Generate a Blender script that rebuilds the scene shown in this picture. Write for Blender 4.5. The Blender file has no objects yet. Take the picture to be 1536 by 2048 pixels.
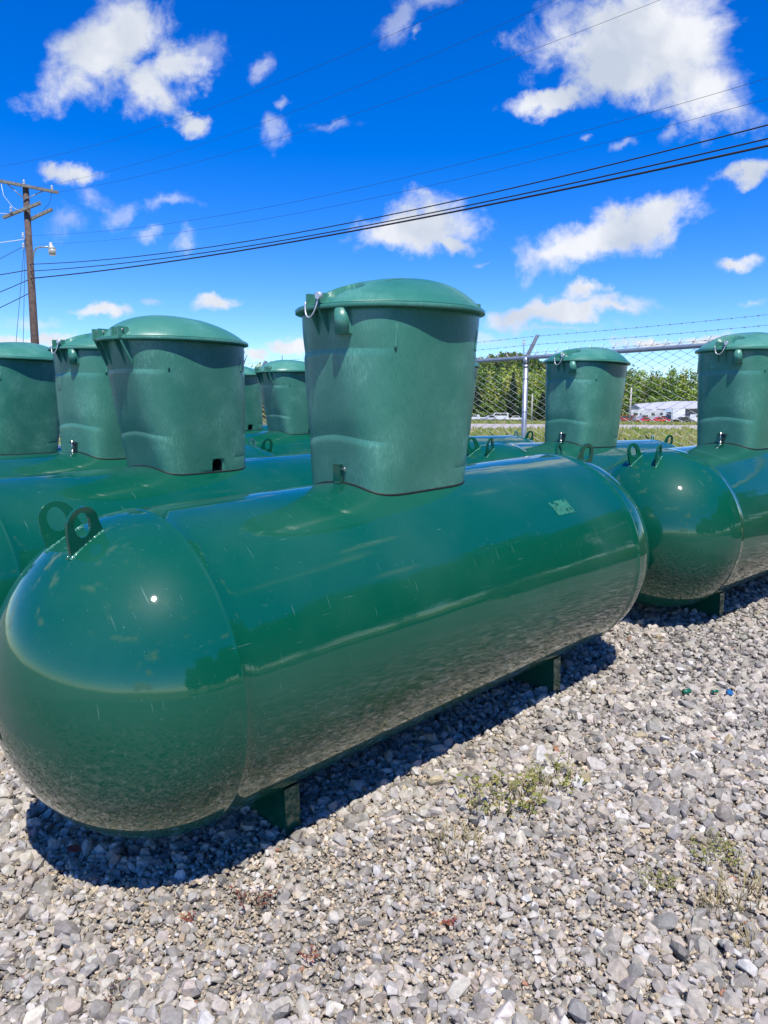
import bpy, bmesh, math, random
import numpy as np
from mathutils import Vector, Matrix

scn = bpy.context.scene
COL = scn.collection
rad = math.radians
rng = np.random.default_rng(11)
random.seed(5)

# ------------------------------------------------------------------ camera
cam_d = bpy.data.cameras.new('camera')
cam = bpy.data.objects.new('camera', cam_d); COL.objects.link(cam)
cam_d.sensor_fit = 'HORIZONTAL'; cam_d.sensor_width = 36.0
cam_d.lens = 36.0 * 1526.4 / 1536.0
cam_d.clip_start = 0.05; cam_d.clip_end = 6000
pitch, roll, CH = 0.12323, 0.006776, 1.3123
cp, sp, cr, sr = math.cos(pitch), math.sin(pitch), math.cos(roll), math.sin(roll)
fw = Vector((0, cp, -sp)); up0 = Vector((0, sp, cp)); rt0 = Vector((1, 0, 0))
rt = rt0 * cr + up0 * sr; upv = -rt0 * sr + up0 * cr
M = Matrix((rt, upv, -fw)).transposed().to_4x4(); M.translation = Vector((0, 0, CH))
cam.matrix_world = M
scn.camera = cam

# ------------------------------------------------------------------ sun, sky, exposure
SUN_EL, SUN_AZ = rad(61.6), rad(-80.2)
sdir = Vector((math.cos(SUN_EL) * math.cos(SUN_AZ), math.cos(SUN_EL) * math.sin(SUN_AZ), math.sin(SUN_EL)))
sl = bpy.data.lights.new('sun', 'SUN'); sl.energy = 4.2; sl.angle = rad(0.53); sl.color = (1.0, 0.94, 0.85)
so = bpy.data.objects.new('sun', sl); COL.objects.link(so)
so.rotation_euler = sdir.to_track_quat('Z', 'Y').to_euler()
scn.view_settings.view_transform = 'Standard'; scn.view_settings.look = 'None'
scn.view_settings.exposure = 0.45; scn.view_settings.gamma = 1.0
scn.view_settings.use_curve_mapping = False

CLOUDS = [(-0.395, 0.462, 0.088, 0.054, 0, -0.25), (-0.455, 0.465, 0.07, 0.05, 0, -0.65), (-0.344, 0.428, 0.043, 0.023, -20, 0), (-0.422, 0.468, 0.037, 0.029, 0, 0), (-0.268, 0.417, 0.062, 0.032, 30, 0.12), (-0.287, 0.394, 0.043, 0.029, -30, 0.15), (-0.243, 0.367, 0.021, 0.012, 0, 0.1), (-0.227, 0.444, 0.025, 0.02, 0, 0.25), (-0.389, 0.309, 0.047, 0.014, 0, 0.15), (-0.362, 0.278, 0.02, 0.012, -30, 0.3), (-0.395, 0.251, 0.023, 0.015, 20, 0.3), (-0.335, 0.252, 0.02, 0.011, 25, 0.3), (-0.275, 0.263, 0.035, 0.008, 0, 0.3), (-0.255, 0.221, 0.013, 0.01, 0, 0.2), (-0.304, 0.227, 0.015, 0.006, 0, 0.35), (-0.14, 0.357, 0.014, 0.015, -30, 0.3), (-0.073, 0.361, 0.026, 0.007, 0, 0.35), (-0.158, 0.428, 0.014, 0.009, 50, 0.35), (0.015, 0.482, 0.029, 0.015, 40, 0.2), (0.052, 0.499, 0.031, 0.01, 0, 0.25), (0.037, 0.465, 0.011, 0.004, 20, 0.35), (-0.137, 0.392, 0.01, 0.006, 0, 0.4), (0.353, 0.462, 0.141, 0.057, 0, -0.15), (0.287, 0.427, 0.068, 0.035, 0, -0.05), (0.438, 0.479, 0.073, 0.063, 0, -0.8), (0.208, 0.394, 0.062, 0.015, 12, 0.1), (0.217, 0.5, 0.037, 0.015, 0, 0.2), (0.43, 0.407, 0.031, 0.021, 20, 0.15), (0.249, 0.455, 0.037, 0.034, 0, 0.0), (0.409, 0.439, 0.055, 0.029, 0, 0), (0.037, 0.241, 0.076, 0.029, 8, -0.05), (0.084, 0.222, 0.032, 0.011, -10, 0.1), (0.012, 0.232, 0.044, 0.021, 0, 0), (0.28, 0.228, 0.101, 0.029, 18, -0.08), (0.339, 0.252, 0.05, 0.025, 25, -0.05), (0.227, 0.209, 0.051, 0.015, 10, 0), (0.446, 0.303, 0.039, 0.014, 20, 0.05), (0.45, 0.202, 0.027, 0.009, 5, 0.15), (0.473, 0.15, 0.013, 0.005, 0, 0.2), (0.223, 0.135, 0.105, 0.016, 6, 0.0), (0.254, 0.157, 0.038, 0.012, 10, 0.1), (0.287, 0.14, 0.045, 0.009, 0, 0.15), (-0.365, 0.131, 0.033, 0.008, 0, 0.1), (-0.208, 0.14, 0.033, 0.011, 0, 0.1), (-0.304, 0.149, 0.017, 0.005, 0, 0.35), (-0.455, 0.121, 0.035, 0.009, 0, 0.25), (-0.456, 0.098, 0.084, 0.009, 0, 0.05), (-0.122, 0.089, 0.031, 0.007, 0, 0.1), (-0.167, 0.081, 0.019, 0.006, 0, 0.15), (0.122, 0.098, 0.045, 0.009, 0, 0.2), (0.34, 0.093, 0.045, 0.008, 0, 0.1), (0.411, 0.099, 0.051, 0.008, 0, 0.15), (0.305, 0.336, 0.016, 0.005, 20, 0.35), (0.352, 0.36, 0.009, 0.014, -20, 0.4), (0.253, 0.347, 0.009, 0.004, 0, 0.4), (0.126, 0.202, 0.014, 0.004, 20, 0.4), (0.211, 0.113, 0.077, 0.005, 0, 0.35)]
w = bpy.data.worlds.new('World'); scn.world = w; w.use_nodes = True
nt = w.node_tree; nt.nodes.clear()
def N(t, **k):
    n = nt.nodes.new(t)
    for a, b in k.items(): setattr(n, a, b)
    return n
def math_(op, a, b=None, clamp=False, c=None):
    n = N('ShaderNodeMath', operation=op, use_clamp=clamp)
    for i, v in enumerate((a, b, c)):
        if v is None: continue
        if isinstance(v, (int, float)): n.inputs[i].default_value = v
        else: nt.links.new(v, n.inputs[i])
    return n.outputs[0]
sky = N('ShaderNodeTexSky', sky_type='NISHITA'); sky.sun_disc = False
sky.sun_elevation = SUN_EL; sky.sun_rotation = math.atan2(sdir.x, sdir.y)
sky.altitude = 1200; sky.air_density = 1.0; sky.dust_density = 0.12; sky.ozone_density = 4.3
hs = N('ShaderNodeHueSaturation'); hs.inputs['Saturation'].default_value = 1.43; hs.inputs['Value'].default_value = 1.84
hs.inputs['Hue'].default_value = 0.519
nt.links.new(sky.outputs[0], hs.inputs['Color'])
tc = N('ShaderNodeTexCoord'); sep = N('ShaderNodeSeparateXYZ'); nt.links.new(tc.outputs['Generated'], sep.inputs[0])
# clouds sit at fixed directions of the sky; tangent-plane coordinates of the northern half
ys = math_('MAXIMUM', sep.outputs[1], 0.05)
px = math_('DIVIDE', sep.outputs[0], ys); pz = math_('DIVIDE', sep.outputs[2], ys)
comb = N('ShaderNodeCombineXYZ'); nt.links.new(px, comb.inputs[0]); nt.links.new(pz, comb.inputs[1])
# warp the coordinates so that outlines billow
nw = N('ShaderNodeTexNoise'); nw.inputs['Scale'].default_value = 12; nw.inputs['Detail'].default_value = 9; nw.inputs['Roughness'].default_value = 0.6
nt.links.new(comb.outputs[0], nw.inputs['Vector'])
vs = N('ShaderNodeVectorMath', operation='SUBTRACT'); nt.links.new(nw.outputs['Color'], vs.inputs[0]); vs.inputs[1].default_value = (0.5, 0.5, 0.5)
vm = N('ShaderNodeVectorMath', operation='SCALE'); nt.links.new(vs.outputs[0], vm.inputs[0]); vm.inputs['Scale'].default_value = 0.075
va = N('ShaderNodeVectorMath', operation='ADD'); nt.links.new(comb.outputs[0], va.inputs[0]); nt.links.new(vm.outputs[0], va.inputs[1])
cur = None; thin = None
for (cx, cz, cw_, ch_, cr_, bias) in CLOUDS:
    mp = N('ShaderNodeMapping', vector_type='TEXTURE'); nt.links.new(va.outputs[0], mp.inputs['Vector'])
    mp.inputs['Location'].default_value = (cx, cz, 0); mp.inputs['Rotation'].default_value = (0, 0, rad(cr_)); q_ = 1.3 if cw_ < 0.036 else 1.08; mp.inputs['Scale'].default_value = (cw_ * q_, ch_ * q_, 1)
    ln = N('ShaderNodeVectorMath', operation='LENGTH'); nt.links.new(mp.outputs[0], ln.inputs[0])
    v = math_('ADD', ln.outputs['Value'], bias * 1.1 if bias < 0.2 else (bias - 0.2) * 0.6)
    if bias < 0.2: cur = v if cur is None else math_('SMOOTH_MIN', cur, v, c=0.12)
    else: thin = v if thin is None else math_('SMOOTH_MIN', thin, v, c=0.12)
dens = math_('SUBTRACT', 1.0, cur)
nf = N('ShaderNodeTexNoise'); nf.inputs['Scale'].default_value = 20; nf.inputs['Detail'].default_value = 12; nf.inputs['Roughness'].default_value = 0.64
nf.inputs['Distortion'].default_value = 0.25
nt.links.new(comb.outputs[0], nf.inputs['Vector'])
fn = math_('MULTIPLY', math_('SUBTRACT', nf.outputs[0], 0.5), 2.7)
dn = math_('ADD', math_('MULTIPLY_ADD', dens, 1.5, c=0.30), fn)
front_a = math_('MULTIPLY', dn, 0.85)
dn2 = math_('ADD', math_('MULTIPLY_ADD', math_('SUBTRACT', 1.0, thin), 1.2, c=0.28), math_('MULTIPLY', fn, 1.15))
front = math_('MAXIMUM', front_a, math_('MINIMUM', math_('MULTIPLY', dn2, 0.42), 0.46))
# the rest of the sky: scattered cumulus by plain noise on the direction itself
nb = N('ShaderNodeTexNoise'); nb.inputs['Scale'].default_value = 3.4; nb.inputs['Detail'].default_value = 8; nb.inputs['Roughness'].default_value = 0.58
mpb = N('ShaderNodeMapping'); mpb.inputs['Scale'].default_value = (1, 1, 2.2); nt.links.new(tc.outputs['Generated'], mpb.inputs['Vector']); nt.links.new(mpb.outputs[0], nb.inputs['Vector'])
back = math_('MULTIPLY', math_('SUBTRACT', nb.outputs[0], 0.57), 9.0)
isf = math_('MULTIPLY', math_('SUBTRACT', math_('DIVIDE', sep.outputs[1], math_('ADD', math_('ABSOLUTE', sep.outputs[0]), math_('MULTIPLY', math_('MAXIMUM', sep.outputs[2], 0.0), 0.9))), 1.15), 6.0, clamp=True)
mixf = N('ShaderNodeMix', data_type='FLOAT'); nt.links.new(isf, mixf.inputs[0]); nt.links.new(back, mixf.inputs[2]); nt.links.new(front, mixf.inputs[3])
alpha = N('ShaderNodeMapRange', interpolation_type='SMOOTHSTEP'); nt.links.new(mixf.outputs[0], alpha.inputs[0])
alpha.inputs[1].default_value = 0.0; alpha.inputs[2].default_value = 1.0; alpha.inputs[4].default_value = 0.97
# cloud brightness: bright sunlit tops, blue-grey hearts
n3 = N('ShaderNodeTexNoise'); n3.inputs['Scale'].default_value = 9; n3.inputs['Detail'].default_value = 5
mp3 = N('ShaderNodeMapping'); mp3.inputs['Location'].default_value = (0.0, -0.03, 0); nt.links.new(va.outputs[0], mp3.inputs['Vector']); nt.links.new(mp3.outputs[0], n3.inputs['Vector'])
shd = N('ShaderNodeMapRange'); nt.links.new(n3.outputs[0], shd.inputs[0]); shd.inputs[1].default_value = 0.35; shd.inputs[2].default_value = 0.62
cc = N('ShaderNodeMix', data_type='RGBA'); nt.links.new(shd.outputs[0], cc.inputs[0])
cc.inputs[6].default_value = (5.1, 5.7, 6.7, 1); cc.inputs[7].default_value = (8.0, 8.15, 8.5, 1)
mx = N('ShaderNodeMix', data_type='RGBA'); nt.links.new(alpha.outputs[0], mx.inputs[0]); nt.links.new(hs.outputs[0], mx.inputs[6]); nt.links.new(cc.outputs[2], mx.inputs[7])
bg = N('ShaderNodeBackground'); bg.inputs['Strength'].default_value = 0.085; nt.links.new(mx.outputs[2], bg.inputs['Color'])
ow = N('ShaderNodeOutputWorld'); nt.links.new(bg.outputs[0], ow.inputs['Surface'])
w.cycles.sampling_method = 'MANUAL'; w.cycles.sample_map_resolution = 512

# ------------------------------------------------------------------ helpers
def mat(name):
    m = bpy.data.materials.new(name); m.use_nodes = True
    return m, m.node_tree, m.node_tree.nodes['Principled BSDF']
def simple(name, col, rough=0.5, metal=0.0, coat=0.0, noise=0.0, nscale=20, bump=0.0):
    m, t, b = mat(name)
    b.inputs['Base Color'].default_value = (*col, 1); b.inputs['Roughness'].default_value = rough
    b.inputs['Metallic'].default_value = metal; b.inputs['Coat Weight'].default_value = coat; b.inputs['Coat Roughness'].default_value = 0.06
    if noise or bump:
        tcx = t.nodes.new('ShaderNodeTexCoord'); n = t.nodes.new('ShaderNodeTexNoise'); n.inputs['Scale'].default_value = nscale; n.inputs['Detail'].default_value = 8
        t.links.new(tcx.outputs['Object'], n.inputs['Vector'])
        if noise:
            r = t.nodes.new('ShaderNodeMapRange'); r.inputs[1].default_value = 0.3; r.inputs[2].default_value = 0.7; r.inputs[3].default_value = 1 - noise; r.inputs[4].default_value = 1 + noise
            t.links.new(n.outputs[0], r.inputs[0])
            v = t.nodes.new('ShaderNodeVectorMath'); v.operation = 'SCALE'; v.inputs[0].default_value = col; t.links.new(r.outputs[0], v.inputs['Scale'])
            t.links.new(v.outputs[0], b.inputs['Base Color'])
        if bump:
            bp = t.nodes.new('ShaderNodeBump'); bp.inputs['Strength'].default_value = bump; bp.inputs['Distance'].default_value = 0.01
            t.links.new(n.outputs[0], bp.inputs['Height']); t.links.new(bp.outputs[0], b.inputs['Normal'])
    return m
class MB:
    def __init__(s): s.v = []; s.f = []; s.sm = []
    def add(s, verts, faces, smooth=False):
        o = len(s.v); s.v += [tuple(x) for x in verts]; s.f += [tuple(i + o for i in f) for f in faces]; s.sm += [smooth] * len(faces); return s
    def box(s, c, d, R=None):
        hx, hy, hz = d[0] / 2, d[1] / 2, d[2] / 2
        vs = [Vector((x, y, z)) for x in (-hx, hx) for y in (-hy, hy) for z in (-hz, hz)]
        if R is not None: vs = [R @ x for x in vs]
        c = Vector(c)
        return s.add([x + c for x in vs], [(0, 1, 3, 2), (4, 6, 7, 5), (0, 4, 5, 1), (2, 3, 7, 6), (0, 2, 6, 4), (1, 5, 7, 3)])
    def tube(s, pts, r, n=8, caps=True, smooth=True):
        pts = [Vector(p) for p in pts]; rs = r if isinstance(r, (list, tuple)) else [r] * len(pts)
        vs = []; prev = None
        for i, p in enumerate(pts):
            t = (pts[min(i + 1, len(pts) - 1)] - pts[max(i - 1, 0)]).normalized()
            if prev is None:
                a = t.orthogonal().normalized()
            else:
                a = (prev - t * prev.dot(t)); a = a.normalized() if a.length > 1e-6 else t.orthogonal().normalized()
            prev = a; b = t.cross(a)
            for k in range(n):
                an = 2 * math.pi * k / n; vs.append(p + (a * math.cos(an) + b * math.sin(an)) * rs[i])
        fs = [(i * n + k, i * n + (k + 1) % n, (i + 1) * n + (k + 1) % n, (i + 1) * n + k) for i in range(len(pts) - 1) for k in range(n)]
        s.add(vs, fs, smooth)
        if caps:
            o = len(s.v) - len(vs)
            s.f.append(tuple(o + k for k in range(n))[::-1]); s.sm.append(False)
            s.f.append(tuple(o + (len(pts) - 1) * n + k for k in range(n))); s.sm.append(False)
        return s
    def prism(s, poly, h, axis='z', z0=0, M=None):
        # poly: 2-D outline extruded
        n = len(poly); vs = []
        for z in (z0, z0 + h):
            for (a, b) in poly:
                v = {'z': Vector((a, b, z)), 'y': Vector((a, z, b)), 'x': Vector((z, a, b))}[axis]
                vs.append(M @ v if M is not None else v)
        fs = [(i, (i + 1) % n, n + (i + 1) % n, n + i) for i in range(n)] + [tuple(range(n))[::-1], tuple(range(n, 2 * n))]
        return s.add(vs, fs)
    def build(s, name, m, parent=None, bevel=0.0, autos=False):
        me = bpy.data.meshes.new(name); me.from_pydata(s.v, [], s.f)
        bm = bmesh.new(); bm.from_mesh(me)
        for f, q in zip(bm.faces, s.sm): f.smooth = q
        if bevel:
            ed = [e for e in bm.edges if len(e.link_faces) == 2 and e.calc_face_angle(0) > 0.5]
            bmesh.ops.bevel(bm, geom=ed, offset=bevel, segments=2, affect='EDGES', clamp_overlap=True)
        bmesh.ops.recalc_face_normals(bm, faces=bm.faces)
        bm.to_mesh(me); bm.free()
        if m is not None: me.materials.append(m)
        o = bpy.data.objects.new(name, me); COL.objects.link(o)
        if parent is not None: o.parent = parent
        return o
def np_mesh(name, V, F, m, smooth=False, col=None, parent=None):
    V = np.asarray(V, np.float32); F = np.asarray(F, np.int32); me = bpy.data.meshes.new(name)
    me.vertices.add(len(V)); me.vertices.foreach_set('co', V.ravel())
    k = F.shape[1]; me.loops.add(F.size); me.loops.foreach_set('vertex_index', F.ravel())
    me.polygons.add(len(F)); me.polygons.foreach_set('loop_start', np.arange(0, F.size, k, dtype=np.int32))
    me.polygons.foreach_set('use_smooth', np.full(len(F), smooth))
    if col is not None:
        a = me.attributes.new('tone', 'FLOAT_COLOR', 'POINT'); c4 = np.ones((len(V), 4), np.float32); c4[:, :3] = col; a.data.foreach_set('color', c4.ravel())
    me.update(calc_edges=True); me.validate()
    me.materials.append(m)
    o = bpy.data.objects.new(name, me); COL.objects.link(o)
    if parent is not None: o.parent = parent
    return o
def empty(name, loc=(0, 0, 0), rot=(0, 0, 0)):
    o = bpy.data.objects.new(name, None); COL.objects.link(o); o.location = loc; o.rotation_euler = rot; o.empty_display_size = 0.2
    return o
def tag(o, label=None, cat=None, group=None, kind=None):
    if label: o['label'] = label
    if cat: o['category'] = cat
    if group: o['group'] = group
    if kind: o['kind'] = kind
    return o
def kids(o): return [c for c in COL.objects if c.parent == o]
def copy_tree(o, parent=None, keep=lambda c: True):
    c = o.copy(); COL.objects.link(c)
    if parent is not None: c.parent = parent
    for ch in kids(o):
        if keep(ch): copy_tree(ch, c, keep)
    return c

# frame of the tank rows: along the first tank's axis (UH) and across it (NH)
ANG0 = rad(45.55); A0 = Vector((-0.6863, 2.197, 0.569))
UH = Vector((math.cos(ANG0), math.sin(ANG0), 0)); NH = Vector((-UH.y, UH.x, 0))
GD = [-20, -2, -0.3, 0.5, 1.9, 3.3, 5.5, 9, 20, 40]; GZ = [-.05, -.04, -.01, .022, .075, .10, .15, .26, .45, .6]
def gz(x, y): return float(np.interp((x - A0.x) * UH.x + (y - A0.y) * UH.y, GD, GZ))
def gz_np(x, y): return np.interp((x - A0.x) * UH.x + (y - A0.y) * UH.y, GD, GZ)
FP = Vector((1.64, 9.03, 0)); FD = Vector((0.65, -0.76, 0)).normalized(); FO = Vector((0.76, 0.65, 0)).normalized()  # fence line, its direction, outward side

# ------------------------------------------------------------------ materials
def paint():
    m, t, b = mat('tank_paint'); L = t.links
    tcx = t.nodes.new('ShaderNodeTexCoord')
    def noise(scale, det=4, stretch=None, rough=0.5):
        n = t.nodes.new('ShaderNodeTexNoise'); n.inputs['Scale'].default_value = scale; n.inputs['Detail'].default_value = det; n.inputs['Roughness'].default_value = rough
        if stretch:
            mp = t.nodes.new('ShaderNodeMapping'); mp.inputs['Scale'].default_value = stretch[0]; mp.inputs['Rotation'].default_value = stretch[1]
            L.new(tcx.outputs['Object'], mp.inputs['Vector']); L.new(mp.outputs[0], n.inputs['Vector'])
        else: L.new(tcx.outputs['Object'], n.inputs['Vector'])
        return n
    def rngm(src, a, b_, c=0.0, d=1.0):
        r = t.nodes.new('ShaderNodeMapRange'); r.inputs[1].default_value = a; r.inputs[2].default_value = b_; r.inputs[3].default_value = c; r.inputs[4].default_value = d
        L.new(src, r.inputs[0]); return r.outputs[0]
    dust = rngm(noise(2.2, 6).outputs[0], 0.45, 0.8, 0.0, 0.12)
    # fine specks and drawn-out scratches of pale dust
    speck = rngm(noise(190, 2).outputs[0], 0.735, 0.78, 0, 0.7)
    scr = rngm(noise(9, 3, ((0.6, 16, 16), (0.35, 0.2, 0.5)), 0.7).outputs[0], 0.69, 0.74, 0, 0.45)
    scr2 = rngm(noise(7, 2, ((22, 1.2, 1.0), (0.9, 0.3, 0.2)), 0.6).outputs[0], 0.71, 0.75, 0, 0.5)
    def mx(a, b_):
        n = t.nodes.new('ShaderNodeMath'); n.operation = 'MAXIMUM'; L.new(a, n.inputs[0]); L.new(b_, n.inputs[1]); return n.outputs[0]
    f = mx(mx(speck, scr), scr2)
    ad = t.nodes.new('ShaderNodeMath'); ad.operation = 'ADD'; ad.use_clamp = True; L.new(f, ad.inputs[0]); L.new(dust, ad.inputs[1])
    c = t.nodes.new('ShaderNodeMix'); c.data_type = 'RGBA'; L.new(ad.outputs[0], c.inputs[0])
    c.inputs[6].default_value = (0.0010, 0.082, 0.046, 1); c.inputs[7].default_value = (0.13, 0.26, 0.21, 1)
    L.new(c.outputs[2], b.inputs['Base Color'])
    b.inputs['Roughness'].default_value = 0.42; b.inputs['IOR'].default_value = 1.5
    b.inputs['Specular IOR Level'].default_value = 0.06
    b.inputs['Coat Weight'].default_value = 1.0; b.inputs['Coat IOR'].default_value = 1.58
    cr_ = rngm(noise(3, 5).outputs[0], 0.35, 0.7, 0.022, 0.045); L.new(cr_, b.inputs['Coat Roughness'])
    w1 = noise(5.0, 2); w2 = noise(240, 3)
    b1 = t.nodes.new('ShaderNodeBump'); b1.inputs['Strength'].default_value = 0.22; b1.inputs['Distance'].default_value = 0.006; L.new(w1.outputs[0], b1.inputs['Height'])
    b2 = t.nodes.new('ShaderNodeBump'); b2.inputs['Strength'].default_value = 0.10; b2.inputs['Distance'].default_value = 0.0006; L.new(w2.outputs[0], b2.inputs['Height']); L.new(b1.outputs[0], b2.inputs['Normal'])
    L.new(b2.outputs[0], b.inputs['Normal']); L.new(b2.outputs[0], b.inputs['Coat Normal'])
    return m
def plastic():
    m, t, b = mat('dome_plastic'); L = t.links
    tcx = t.nodes.new('ShaderNodeTexCoord'); oi = t.nodes.new('ShaderNodeObjectInfo')
    shv = t.nodes.new('ShaderNodeVectorMath'); shv.operation = 'MULTIPLY_ADD'; L.new(oi.outputs['Random'], shv.inputs[0]); shv.inputs[1].default_value = (9, 5, 7); L.new(tcx.outputs['Object'], shv.inputs[2])
    def noise(scale, st, rot=(0, 0, 0), det=5, r=0.6):
        n = t.nodes.new('ShaderNodeTexNoise'); n.inputs['Scale'].default_value = scale; n.inputs['Detail'].default_value = det; n.inputs['Roughness'].default_value = r
        mp = t.nodes.new('ShaderNodeMapping'); mp.inputs['Scale'].default_value = st; mp.inputs['Rotation'].default_value = rot
        L.new(shv.outputs[0], mp.inputs['Vector']); L.new(mp.outputs[0], n.inputs['Vector']); return n.outputs[0]
    def rngm(src, a, b_, c=0.0, d=1.0):
        q = t.nodes.new('ShaderNodeMapRange'); q.inputs[1].default_value = a; q.inputs[2].default_value = b_; q.inputs[3].default_value = c; q.inputs[4].default_value = d
        L.new(src, q.inputs[0]); return q.outputs[0]
    def op(o, a, b_):
        n = t.nodes.new('ShaderNodeMath'); n.operation = o
        for i, v in enumerate((a, b_)):
            if isinstance(v, (int, float)): n.inputs[i].default_value = v
            else: L.new(v, n.inputs[i])
        return n.outputs[0]
    streak = noise(30, (9, 9, 0.7), det=6, r=0.7)
    fine_ = noise(60, (8, 8, 0.7), det=5, r=0.75)
    diag = noise(26, (10, 10, 1.2), (0.7, 0.3, 0.2), 5, 0.7)
    patch = noise(4.5, (1, 1, 1), det=6)
    scuff = op('MULTIPLY', rngm(diag, 0.48, 0.68), rngm(patch, 0.48, 0.64))
    s = op('ADD', op('ADD', rngm(fine_, 0.3, 0.75, 0.02, 0.36), op('MULTIPLY', scuff, 0.75)), rngm(patch, 0.3, 0.7, 0.0, 0.22))
    s = op('ADD', s, op('MULTIPLY', op('SUBTRACT', oi.outputs['Random'], 0.45), 0.16))
    c = t.nodes.new('ShaderNodeMix'); c.data_type = 'RGBA'; L.new(s, c.inputs[0])
    c.inputs[6].default_value = (0.009, 0.145, 0.099, 1); c.inputs[7].default_value = (0.16, 0.40, 0.31, 1)
    L.new(c.outputs[2], b.inputs['Base Color'])
    b.inputs['Specular IOR Level'].default_value = 0.5
    L.new(rngm(streak, 0.3, 0.7, 0.22, 0.42), b.inputs['Roughness'])
    bp = t.nodes.new('ShaderNodeBump'); bp.inputs['Strength'].default_value = 0.5; bp.inputs['Distance'].default_value = 0.0020
    L.new(op('ADD', op('MULTIPLY', fine_, 0.5), op('MULTIPLY', diag, 0.35)), bp.inputs['Height']); L.new(bp.outputs[0], b.inputs['Normal'])
    return m
PAINT = paint(); PLASTIC = plastic()
WELD = simple('weld_bead', (0.02, 0.17, 0.12), 0.28, coat=0.6, bump=0.9, nscale=90)
BLACK = simple('gasket_and_arch_shade', (0.012, 0.013, 0.014), 0.6)
STEEL = simple('bolt_steel', (0.55, 0.55, 0.53), 0.3, metal=0.9)
DARKST = simple('dark_latch', (0.02, 0.03, 0.035), 0.4)
GALV = simple('galvanised', (0.36, 0.40, 0.44), 0.45, metal=0.6, noise=0.15, nscale=12)
WIRE = simple('fence_wire', (0.46, 0.47, 0.46), 0.5, metal=0.3)
WHITE = simple('white_sticker', (0.75, 0.75, 0.76), 0.4)
REDINK = simple('red_print', (0.5, 0.03, 0.03), 0.5)
BLUEINK = simple('blue_print', (0.03, 0.05, 0.25), 0.5)
SEAL = simple('seal_wire', (0.62, 0.64, 0.66), 0.35, metal=0.4)

# ------------------------------------------------------------------ the propane tank with its valve dome
R, HL, HK, AZ = 0.476, 1.076, 0.9125, 0.569      # radius, half length of the cylinder, head flattening, axis height
NS = 176
def revolve(profile, n=NS):
    mb = MB(); vs = []
    for (x, r) in profile:
        for k in range(n):
            a = 2 * math.pi * k / n; vs.append((x, r * math.sin(a), AZ + r * math.cos(a)))
    fs = [(i * n + k, (i + 1) * n + k, (i + 1) * n + (k + 1) % n, i * n + (k + 1) % n) for i in range(len(profile) - 1) for k in range(n)]
    mb.add(vs, fs, True)
    return mb
def sup(a, b, n, th):
    c, s = math.cos(th), math.sin(th)
    return a * math.copysign(abs(c) ** (2 / n), c), b * math.copysign(abs(s) ** (2 / n), s)
XB, XT = -0.045, -0.003          # centre of the dome's foot and of its rim
ZR = AZ + 1.080                   # top of the body, under the rim
def sstep(a, b, x):
    t = min(max((x - a) / (b - a), 0), 1); return t * t * (3 - 2 * t)
def dome_pt(th, t):
    bx, by = sup(0.260, 0.199, 6.0, th); tx, ty = sup(0.357, 0.255, 2.6, th)
    # crease rows: the wall leans in above each crease and steps out at it
    e = abs(math.cos(th)); end = sstep(0.45, 0.85, e); side = sstep(0.6, 0.95, abs(math.sin(th)))
    off = 0.0
    for tcr, wgt, span in ((0.775, 0.9 * end, 0.11), (0.28, 0.9 * end, 0.11), (0.10, 0.5 * sstep(0.1, 0.5, math.cos((th - 0.5) * 4)) * side, 0.025)):
        off += 0.0050 * wgt * (max(0.0, 1 - (t - tcr) / span) ** 1.3 if t >= tcr else max(0.0, 1 - (tcr - t) / 0.035) ** 1.2)
    zb = AZ + math.sqrt(R * R - by * by) + 0.004
    x = (XB + bx) * (1 - t) + (XT + tx) * t; y = by * (1 - t) + ty * t; z = zb * (1 - t) + ZR * t
    ln = math.hypot(x - XT, y) or 1
    bulge = 0.002 * math.sin(math.pi * t)
    k = 1 - (off - bulge) / ln
    return Vector((XT + (x - XT) * k, y * k, z))
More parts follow.
